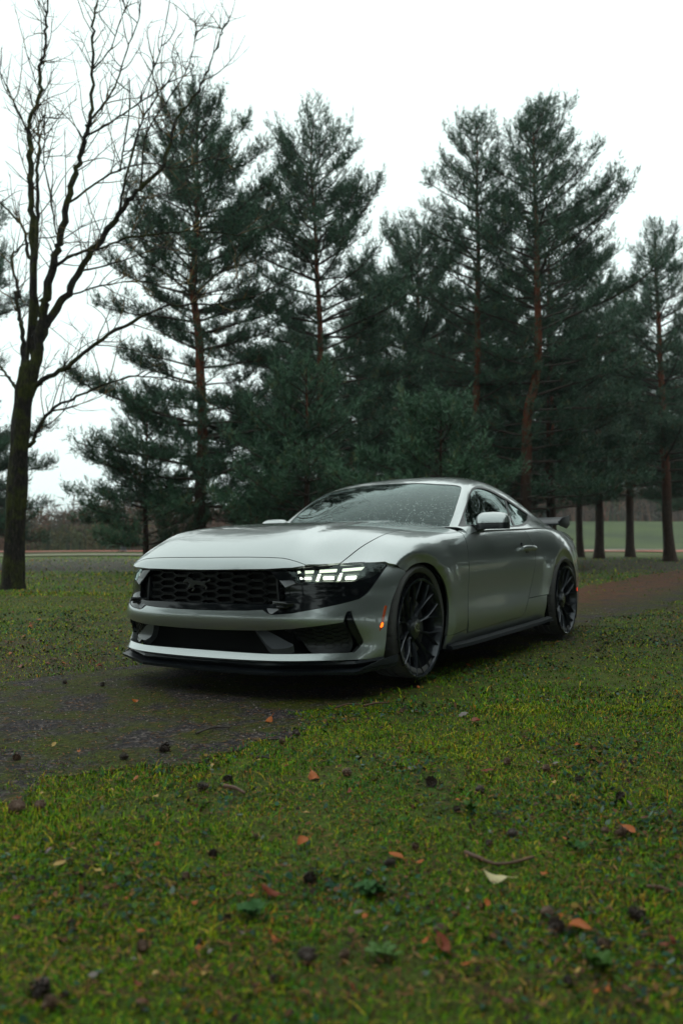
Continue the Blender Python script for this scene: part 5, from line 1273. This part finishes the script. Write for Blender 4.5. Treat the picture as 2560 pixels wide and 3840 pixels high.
# ------------------------------------------------------------------ far thicket, shrubs, lamp
def thicket(name, label, l0, l1, d0, d1, h, n, seed, cols, cat='bushes', w=.05):
    r = np.random.RandomState(seed); V = []; F = []; C = []
    l = r.uniform(l0, l1, n); d = r.uniform(d0, d1, n)
    x = 4.309+FV.x*d+RV.x*l; y = 3.066+FV.y*d+RV.y*l; z = gh(x, y)
    hh = h*(.30+.55*vnoise(l, d*.3, .22, seed)+.35*vnoise(l, d, .8, seed+7))*r.uniform(.45, 1.0, n)
    # thin rising stems
    az = r.rand(n)*6.283; lean = r.uniform(.0, .45, n)*hh
    p0 = np.stack([x, y, z-.1], 1); p1 = p0+np.stack([np.cos(az)*lean, np.sin(az)*lean, hh], 1)
    W = np.array(RV)*w; A = np.stack([p0-W, p0+W, p1], 1).reshape(-1, 3); V.append(A); F.append(np.arange(len(A)).reshape(-1, 3))
    cn = vnoise(l, d*.25, .16, seed+50)*.65+vnoise(l, z*0+d*.5, .6, seed+51)*.35; cidx = np.clip(((cn-.2)/.6*len(cols)+r.uniform(-.8, .8, n)).astype(int), 0, len(cols)-1); cc = np.array(cols)[cidx]*r.uniform(.6, 1.2, n)[:, None]; C.append(np.repeat(cc, 3, 0))
    # side sprays and dead leaves
    m = n*5; i = r.randint(0, n, m); t = r.uniform(.15, 1, m)[:, None]; q = p0[i]*(1-t)+p1[i]*t
    g = r.randn(m, 3); g[:, 2] = abs(g[:, 2])*.8; g /= np.linalg.norm(g, axis=1, keepdims=True); ll = r.uniform(.25, .8, m)[:, None]*h*.22
    W2 = np.cross(g, r.randn(m, 3)); W2 /= np.linalg.norm(W2, axis=1, keepdims=True); W2 *= w*.9*r.uniform(.5, 2, m)[:, None]
    A = np.stack([q-W2, q+W2, q+g*ll], 1).reshape(-1, 3); V.append(A); F.append(np.arange(len(A)).reshape(-1, 3)+len(V[0]))
    C.append(np.repeat(np.array(cols)[np.clip(cidx[i]+r.choice([-1, 0, 0, 1], m), 0, len(cols)-1)]*r.uniform(.4, 1.3, m)[:, None], 3, 0))
    o = link(name, mesh_from(name, np.concatenate(V), np.concatenate(F), MT['twigleaf'], False, col=np.concatenate(C)))
    return props(o, label, cat, kind='stuff')

def build_far():
    br = [(.105, .060, .045), (.15, .078, .052), (.085, .062, .048), (.085, .085, .045), (.19, .085, .055)]
    gn = [(.060, .080, .026), (.10, .105, .034), (.055, .062, .028), (.12, .09, .035)]
    thicket('thicket', 'brown leafless thicket beyond the red path on the left', -62, 4, 100, 118, 9.0, 5200, 3, br, w=.07)
    thicket('thicket', 'dull green and brown scrub along the far side of the red path', -52, -4, 92, 99, 4.4, 2600, 4, gn+br[:2], w=.07)
    thicket('thicket', 'rust-brown scrub on top of the far green bank on the right', 12, 90, 150, 175, 13, 4200, 6, br, w=.10)
    thicket('far_wood', 'grey-green far wood closing the view behind the pines', -40, 60, 185, 215, 11, 6500, 9, [(.028, .036, .026), (.035, .038, .024), (.05, .035, .025)], cat='wood', w=.16)
    # lamp post
    ir = simple('dark painted iron', (.012, .016, .020), .45)
    x, y, z = at(-20.4, 77)
    L = empty('street_lamp', 'dark iron lamp post beside the red path, far left', 'lamp post', (x, y, z))
    MB().lathe([(.0, 0), (.34, 0), (.34, .12), (.26, .2), (.24, .9), (.17, 1.05), (.14, 1.1)], axis='z', n=16).build('post_base', ir, L)
    MB().lathe([(.11, 1.0), (.09, 1.6), (.075, 4.6), (.10, 4.65), (.05, 4.7)], axis='z', n=12).build('post', ir, L)
    MB().lathe([(.05, 4.7), (.16, 4.75), (.22, 5.1), (.26, 5.15), (.12, 5.35), (.0, 5.42)], axis='z', n=12).build('lantern', ir, L)

# ------------------------------------------------------------------ leaves, cones, sticks, small plants
def litter_spot(px, py):
    """ground point under a direction from the photographer's place (as measured in the photograph, 1568 x 2352 grid)"""
    d = (FW*1884.9+RV*(px-784)+UPV*(1176-py)).normalized(); t = -CAMW.z/d.z; p = CAMW+d*t
    for _ in range(3):
        z = float(gh(p.x, p.y)); t = (z-CAMW.z)/d.z; p = CAMW+d*t
    return p
def leaf_mesh(seed, size, kind='oval'):
    r = random.Random(seed); m = MB(); n = 12; up = []; 
    cup = r.choice([-1, 1])*r.uniform(.3, .9); tw = r.uniform(-.3, .3); rows = 7
    V = []
    for i in range(rows):
        t = i/(rows-1); w = (math.sin(math.pi*min(1, t*1.02))**.75)*(.36 if kind == 'oval' else .24)*(1 if kind != 'lobed' else (1.25 if i % 2 else .75))
        for j in (-1, -.5, 0, .5, 1):
            z = cup*(j*w)**2*2+.22*math.sin(t*3+seed)*t + tw*j*w*t + .02*r.random()
            V.append(((t-.5)*size, j*w*size, z*size+.004))
    F = [(i*5+j, i*5+j+1, i*5+5+j+1, i*5+5+j) for i in range(rows-1) for j in range(4)]
    m.add(V, F); m.tube([((-.5)*size, 0, .004), (-.72*size, .03*size, .006), (-.86*size, .08*size, .012)], .0012, 4)
    return m
def cone_mesh(seed, R, Lc):
    """pine cone: stacked scales in spirals round a short core"""
    r = random.Random(seed); m = MB()
    m.lathe([(0, -Lc/2), (R*.45, -Lc*.42), (R*.62, -Lc*.1), (R*.5, Lc*.2), (R*.15, Lc*.48), (0, Lc*.5)], axis='z', n=8)
    k = 0
    for i in range(44):
        t = i/43; z = -Lc*.42+t*Lc*.88; rr = R*(math.sin(math.pi*(.18+.74*t))**.8); a = i*2.3999; w = R*.30*(1-.4*t)
        o = Vector((math.cos(a), math.sin(a), 0)); s = Vector((-math.sin(a), math.cos(a), 0)); c = o*rr*.35+Vector((0, 0, z))
        tip = o*rr*r.uniform(1.0, 1.35)+Vector((0, 0, z+R*(.45-.3*t)))
        m.add([c-s*w*.5, c+s*w*.5, tip+s*w, tip+Vector((0, 0, R*.14))+o*R*.05, tip-s*w, tip-Vector((0, 0, R*.12))], [(0, 1, 2, 3, 4), (0, 4, 5), (5, 2, 1, 0), (4, 3, 2, 5)])
    return m
def build_litter():
    r = random.Random(12)
    lm = {'orange': simple('wet orange leaf', (.34, .085, .012), .4, spec=.15, bumpn=(60, .4, .003)), 'brown': simple('wet brown leaf', (.10, .036, .014), .4, spec=.15, bumpn=(60, .4, .003)),
          'red': simple('wet rust red leaf', (.17, .032, .010), .38, spec=.15, bumpn=(60, .4, .003)), 'yellow': simple('wet yellow leaf', (.36, .21, .025), .42, bumpn=(60, .4, .003)),
          'pale': simple('pale cream leaf', (.52, .44, .22), .5, bumpn=(60, .3, .003)), 'grey': simple('grey-brown rotting leaf', (.13, .10, .085), .5, bumpn=(60, .4, .003))}
    conem = simple('dark pine cone', (.050, .032, .024), .6, bumpn=(120, .6, .002)); conel = simple('brown pine cone', (.13, .072, .045), .65, bumpn=(120, .6, .002))
    wood = simple('bare wet twig wood', (.11, .052, .028), .6, bumpn=(90, .6, .003)); dwood = simple('dark wet stick bark', (.035, .024, .018), .65, bumpn=(90, .6, .003))
    def leaf(px, py, size, colr, label=None, kind='oval', lift=.006):
        p = litter_spot(px, py); s = r.random()*1000
        me_o = leaf_mesh(int(s), size, kind).build('fallen_leaf', lm[colr], None)
        me_o.location = (p.x, p.y, p.z+lift+.010); me_o.rotation_euler = (r.uniform(-.35, .35), r.uniform(-.35, .35), r.random()*6.28)
        if label: props(me_o, label, 'leaf')
        else: props(me_o, {'orange': 'small orange fallen leaf lying in the grass', 'brown': 'small brown fallen leaf lying in the grass', 'red': 'small rust red fallen leaf lying in the grass', 'yellow': 'tiny yellow fallen leaf lying in the grass', 'grey': 'grey-brown rotting leaf lying in the grass'}[colr], 'leaf', group={'orange': 'small orange leaves scattered in the grass', 'brown': 'small brown leaves scattered in the grass', 'red': 'small rust red leaves scattered in the grass', 'yellow': 'tiny yellow leaves scattered in the grass', 'grey': 'rotting leaves scattered in the grass'}[colr])
        return me_o
    # leaves one can point to
    for a in [(720, 1790, .055, 'orange', 'bright orange leaf in the open grass, lower centre'), (1136, 2026, .062, 'pale', 'pale cream round leaf in the lower right grass'),
              (310, 1621, .045, 'orange', 'orange leaf alone on the mossy asphalt left of the car'), (228, 1538, .055, 'red', 'rust red leaf on the path edge left of the splitter'),
              (110, 1528, .05, 'red', 'red-brown leaf at the far left path edge'), (617, 1660, .05, 'orange', 'orange leaf where asphalt meets grass in front of the bumper'),
              (1092, 1662, .075, 'red', 'curled rust red leaf in the grass right of the front wheel', 'lobed'), (1064, 1650, .06, 'grey', 'grey-brown curled leaf beside the rust red one, right of the wheel', 'lobed'),
              (1441, 1918, .055, 'orange', 'peach-coloured leaf leaning on a dark cone at the right'), (620, 2065, .05, 'red', 'rust leaf pair in the grass at lower centre', 'lobed'),
              (137, 2003, .035, 'yellow', 'small cream-yellow leaf near the lower left edge'), (695, 1947, .04, 'orange', 'small upright orange leaf left of the mid foreground'),
              (1329, 1722, .04, 'orange', 'orange leaf in the grass at middle right'), (1304, 1568, .03, 'orange', 'little peach leaf in the grass under the rear wheel'),
              (1440, 1558, .04, 'red', 'dark red leaf in the grass right of the rear wheel'), (1187, 1614, .035, 'orange', 'tan leaf in the grass below the side skirt'),
              (1118, 1778, .05, 'red', 'dark red leaf beside small cones at centre right', 'lobed'), (909, 1977, .055, 'orange', 'narrow tan leaf lying flat in the lower middle grass', 'thin'),
              (1018, 2190, .055, 'red', 'red-brown leaf standing on edge in the lower right grass', 'thin'), (1330, 2145, .05, 'orange', 'pinkish brown leaf in the lower right corner area'),
              (485, 2035, .03, 'brown', 'brown leaf in the grass left of lower centre'), (490, 1767, .028, 'yellow', 'tiny yellow leaf beside the dark cone in the left grass')]:
        leaf(a[0], a[1], a[2], a[3], a[4], a[5] if len(a) > 5 else 'oval')
    for i in range(150):
        px, py = r.uniform(0, 1568), 1470+860*r.random()**1.15
        if 290 < px < 1340 and py < 1610: continue
        if px < 500 and py < 1720 and r.random() < .6: continue
        leaf(px, py, r.uniform(.013, .028), r.choices(['orange', 'brown', 'red', 'yellow', 'grey'], [3, 4, 2.4, 1.7, 2])[0], None, r.choice(['oval', 'thin', 'oval', 'lobed']))
    for px, py, sz, cc in [(1500, 1566, .035, 'red'), (1455, 1572, .03, 'brown'), (960, 1586, .032, 'orange'), (930, 1580, .03, 'red'), (1075, 1535, .04, 'orange'), (1090, 1531, .035, 'red'), (1062, 1539, .03, 'brown'), (1120, 1520, .03, 'orange'), (1272, 1482, .035, 'orange'), (1280, 1478, .03, 'orange'), (1005, 1585, .03, 'brown'), (1148, 1522, .028, 'red')]:
        leaf(px, py, sz, cc, None, 'lobed')
    for i in range(46):   # litter near the bare tree and along the left
        px, py = r.uniform(0, 290), 1370+170*r.random(); leaf(px, py, r.uniform(.035, .06), r.choices(['orange', 'brown', 'red'], [2, 4, 2])[0], None)
    cones = [cone_mesh(k, .019, .045) for k in range(4)]; cmesh = []
    for k, c in enumerate(cones):
        for mt_ in (conem, conel):
            o = c.build('pine_cone', mt_, None, sharp=20); cmesh.append(o.data); bpy.data.objects.remove(o)
    def cone(px, py, sc, k, label=None):
        p = litter_spot(px, py); o = bpy.data.objects.new('pine_cone', cmesh[k % 8]); COL.objects.link(o)
        o.location = (p.x, p.y, p.z+.011*sc+.004); o.rotation_euler = (math.pi/2+r.uniform(-.5, .5), r.uniform(-.4, .4), r.random()*6.28); o.scale = (sc*.85,)*3
        if label: props(o, label, 'pine cone')
        else: props(o, 'small dark pine cone lying in the grass' if k % 2 == 0 else 'small brown pine cone lying in the grass', 'pine cone', group='dark pine cones scattered in the grass' if k % 2 == 0 else 'brown pine cones scattered in the grass')
    for a in [(376, 1728, 1.25, 0, 'fat dark cone on the mossy strip, centre left'), (286, 1746, .9, 2, 'dark cone at the mossy strip, left of the fat one'), (40, 1747, .8, 1, 'cone on the asphalt near the left edge'),
              (40, 1869, 1.3, 1, 'long knobbly brown cone at the left edge'), (90, 1862, 1.0, 3, 'brown cone touching the long one at the left edge'), (467, 1817, 1.0, 4, 'upright dark cone in the grass, centre left'),
              (525, 1798, .9, 6, 'dark cone just above the short thick stick'), (989, 1806, 1.0, 0, 'dark upright cone at the centre right'), (1163, 1758, .8, 1, 'brown cone beside a dark red leaf'),
              (1100, 1823, .85, 2, 'dark cone in the grass at centre right, left of the open patch'), (1428, 1842, 1.0, 4, 'dark cone in the right-hand grass'), (1425, 1922, 1.0, 1, 'brown cone under the peach-coloured leaf'),
              (1252, 1773, .8, 3, 'brown cone in the middle right grass'), (795, 1782, .9, 5, 'grey-brown cone right of the bright orange leaf'), (1175, 1925, .8, 2, 'dark cone between the stick and the right side'),
              (1328, 1800, .8, 0, 'small dark cone in the right grass, third from the edge'), (680, 1692, .9, 6, 'dark cone cluster member in front of the bumper corner'), (648, 1708, .7, 1, 'brown cone in front of the bumper corner'),
              (1463, 2120, 1.1, 4, 'blurred dark cone in the lower right'), (1280, 2145, 1.0, 6, 'blurred dark cone at the bottom right of centre'), (705, 2215, 1.0, 2, 'blurred dark cone at the bottom centre'), (95, 2290, 1.1, 0, 'blurred dark cone in the bottom left corner'),
              (710, 2030, .9, 0, 'dark cone in the lower centre'), (1010, 2150, .8, 3, 'brown cone in the lower right of centre'), (150, 1572, .8, 0, 'dark cone on the path edge, upper left'), (235, 1577, .8, 2, 'dark cone with a twig on the path edge, upper left')]:
        cone(*a)
    for i in range(34):
        px, py = r.uniform(0, 1568), 1480+840*r.random()**1.1
        if 280 < px < 1340 and py < 1610: continue
        if px < 640 and py < 1730: continue
        cone(px, py, r.uniform(.45, .85), r.randrange(8))
    def stick(pts, rad, mat, label):
        P = [litter_spot(*p) for p in pts]; Q = crv([(p.x, p.y, p.z+.014+.004*math.sin(i*2)) for i, p in enumerate(P)], 4)
        n_ = len(Q); o = MB().tube(Q, [rad*(1-.45*i/n_)*(1+.12*math.sin(i*2.1)) for i in range(n_)], 7).build('stick', mat, None); props(o, label, 'stick')
    stick([(1068, 1970), (1100, 1986), (1135, 1994), (1180, 1992), (1225, 1984)], .006, wood, 'long curved bare stick above the pale leaf, lower right')
    stick([(450, 1692), (490, 1680), (530, 1676)], .005, dwood, 'thin dark stick lying across the asphalt patch')
    stick([(835, 1628), (862, 1623), (893, 1619)], .006, wood, 'straight pale stick in front of the front wheel')
    stick([(770, 1632), (800, 1625), (830, 1624)], .005, wood, 'short pale stick in front of the bumper')
    stick([(515, 1816), (540, 1822), (563, 1830)], .008, wood, 'short thick broken stick in the grass, centre left')
    stick([(1485, 2050), (1515, 2055), (1545, 2060)], .005, wood, 'thin orange-brown twig near the right edge')
    stick([(590, 1748), (605, 1749), (620, 1749)], .005, dwood, 'short dark twig at the asphalt corner')
    # rosettes of broad leaves
    gm = simple('blue-green rosette leaf', (.040, .11, .030), .55, spec=.1, bumpn=(80, .4, .003)); gm2 = simple('fresh broad leaf', (.055, .125, .018), .5, spec=.2, bumpn=(80, .4, .003))
    def rosette(px, py, n, size, mat, label, cat='plant'):
        p = litter_spot(px, py); root = empty('weed_rosette', label, cat, (p.x, p.y, p.z))
        lf = leaf_mesh(int(px), size, 'oval').build('leaf', mat, root); meshd = lf.data
        for k in range(n):
            o = lf if k == 0 else lf.copy()
            if k: COL.objects.link(o)
            o.parent = root; a = k*2.4; rr = size*(.35+.5*k/n)
            o.location = (math.cos(a)*rr, math.sin(a)*rr, .012+.010*r.random()); o.rotation_euler = (r.uniform(-.3, .3), -.45+r.uniform(-.2, .2), a); s = r.uniform(.6, 1.1); o.scale = (s, s, s)
    rosette(850, 2058, 22, .035, gm, 'blue-green leafy weed clump in the lower middle')
    rosette(578, 2108, 14, .035, gm, 'blue-green leafy weed at lower centre left')
    rosette(1375, 2230, 9, .035, gm2, 'blurred fresh broad-leaved weed at the bottom right')
    rosette(880, 2205, 7, .038, gm2, 'blurred broad-leaved plantain at the bottom middle')
    rosette(990, 1562, 12, .03, gm, 'small leafy weed touching the front tyre')
    rosette(1080, 1870, 9, .03, gm2, 'fresh green weed in the centre right grass')
    rosette(1325, 1960, 8, .032, gm, 'small blue-green weed in the right-hand grass')

def build_moss():
    """clover and tiny broad leaves between the blades, one mass"""
    r = np.random.RandomState(77); n = 60000
    d = 1.2+9*r.rand(n)**1.3; l = (r.rand(n)*2-1)*(.56*d+.4); x = 4.309+FV.x*d+RV.x*l; y = 3.066+FV.y*d+RV.y*l
    cl = vnoise(x, y, 3.1, 41); keep = (~pathmask(x, y)) & (r.rand(n) < np.clip((cl-.35)*2.2, .05, 1)) & ~((np.abs(y) < .85) & (np.abs(x+1.5) < 2.3))
    x, y, d, cl = x[keep], y[keep], d[keep], cl[keep]; n = len(x); z = gh(x, y)+r.uniform(.004, .018, n)
    s = r.uniform(.003, .0075, n)*(1+.12*d); az = r.rand(n)*6.283; tl = r.randn(n, 2)*.45
    V = []
    for k, (a, rad) in enumerate(((0, 1.5), (1.2, .8), (2.6, .75), (3.7, .75), (5.1, .8))):
        vx = np.cos(az+a)*rad*s; vy = np.sin(az+a)*rad*s; V.append(np.stack([x+vx, y+vy, z+vx*tl[:, 0]+vy*tl[:, 1]], 1))
    V = np.stack(V, 1).reshape(-1, 3); b = np.arange(n)*5; F = np.concatenate([np.stack([b, b+1, b+2], 1), np.stack([b, b+2, b+3], 1), np.stack([b, b+3, b+4], 1)])
    pal = np.array([(.03, .085, .045), (.05, .10, .02), (.035, .07, .05), (.11, .15, .12), (.20, .13, .03), (.13, .06, .03), (.035, .025, .018)]); pr = [.26, .24, .2, .05, .06, .08, .11]
    c = pal[r.choice(7, n, p=pr)]*r.uniform(.6, 1.3, n)[:, None]
    o = link('clover', mesh_from('clover', V, F, MT['grass'], False, col=np.repeat(c, 5, 0))); props(o, 'tiny clover and moss leaves filling the lawn', 'ground cover', kind='stuff')

def build_needle_litter():
    """fallen needles and crumbs on the asphalt and in the grass, one mass"""
    r = np.random.RandomState(78); n = 42000
    d = 1.5+12*r.rand(n)**1.2; l = (r.rand(n)*2-1)*(.56*d+.4); x = 4.309+FV.x*d+RV.x*l; y = 3.066+FV.y*d+RV.y*l
    z = gh(x, y)+.006+np.where(pathmask(x, y), 0, .012)*r.rand(n); L = r.uniform(.015, .05, n); w = r.uniform(.0008, .0022, n)*(1+.15*d); az = r.rand(n)*6.283
    dx, dy = np.cos(az)*L/2, np.sin(az)*L/2; bx, by = -np.sin(az)*w, np.cos(az)*w
    V = np.stack([np.stack([x-dx, y-dy, z], 1), np.stack([x+bx, y+by, z+.002], 1), np.stack([x+dx, y+dy, z+.002], 1), np.stack([x-bx, y-by, z+.002], 1)], 1).reshape(-1, 3)
    F = np.arange(n*4).reshape(-1, 4); pal = np.array([(.16, .07, .03), (.08, .04, .02), (.25, .13, .05), (.03, .02, .015)])
    c = pal[r.choice(4, n, p=[.3, .3, .15, .25])]
    o = link('needle_litter', mesh_from('needle_litter', V, F, MT['grass'], False, col=np.repeat(c, 4, 0))); props(o, 'fallen pine needles and crumbs on path and lawn', 'needle litter', kind='stuff')

def build_grit():
    """loose grit and crumbs on the asphalt, one mass"""
    r = np.random.RandomState(79); n = 30000
    d = 1.6+9*r.rand(n)**1.15; l = (r.rand(n)*2-1)*(.56*d+.4); x = 4.309+FV.x*d+RV.x*l; y = 3.066+FV.y*d+RV.y*l
    k = pathmask(x, y) & (vnoise(x, y, 3, 91) > .3); x, y, d = x[k], y[k], d[k]; n = len(x)
    s = r.uniform(.0015, .0048, n)*(1+.10*d); z = gh(x, y)+.004; az = r.rand(n)*6.283
    P = []
    for a, rr, h in ((0, 1, 0), (2.1, .9, 0), (4.2, 1.1, 0), (1.0, .35, .8)):
        P.append(np.stack([x+np.cos(az+a)*rr*s, y+np.sin(az+a)*rr*s, z+h*s], 1))
    V = np.stack(P, 1).reshape(-1, 3); b = np.arange(n)*4; F = np.concatenate([np.stack([b, b+1, b+3], 1), np.stack([b+1, b+2, b+3], 1), np.stack([b+2, b, b+3], 1)])
    c = np.array([(.16, .13, .12), (.07, .056, .055), (.27, .23, .20), (.02, .016, .015), (.13, .06, .025)])[r.choice(5, n, p=[.25, .28, .1, .25, .12])]
    o = link('grit', mesh_from('grit', V, F, MT['grass'], False, col=np.repeat(c, 4, 0))); props(o, 'loose grit and crumbs on the asphalt path', 'grit', kind='stuff')
# ------------------------------------------------------------------ build it
build_ground()
build_far()
car = build_car()
build_pines()
build_bare()
blades('grass', 250000, .9, 4.2, .008, .026, .0022, 1, 'short wet lawn grass in the foreground', power=1.25)
blades('grass', 135000, 4.0, 14, .009, .024, .0035, 2, 'short lawn grass around and beyond the car', power=1.3)
blades('grass', 45000, 13, 45, .02, .05, .006, 3, 'lawn grass under the pines', power=1.3)
blades('moss', 140000, 1.8, 11, .004, .014, .0030, 5, 'moss and stunted grass creeping over the asphalt', onpath=True, power=1.2)
build_grit()
build_moss()
build_needle_litter()
build_litter()

# ------------------------------------------------------------------ damp air
if HAZE:
    hm = bpy.data.materials.new('damp air'); hm.use_nodes = True; nt = hm.node_tree; nt.nodes.clear()
    ou = nt.nodes.new('ShaderNodeOutputMaterial'); pv = nt.nodes.new('ShaderNodeVolumePrincipled'); pv.inputs['Color'].default_value = (.90, .96, .97, 1); pv.inputs['Density'].default_value = HAZE
    nt.links.new(pv.outputs[0], ou.inputs['Volume'])
    hb = MB().box((0, 0, 10.5), (560, 500, 12.5)).build('haze', hm, None, smooth=False); props(hb, 'thin damp air over the whole park', 'haze', kind='stuff')
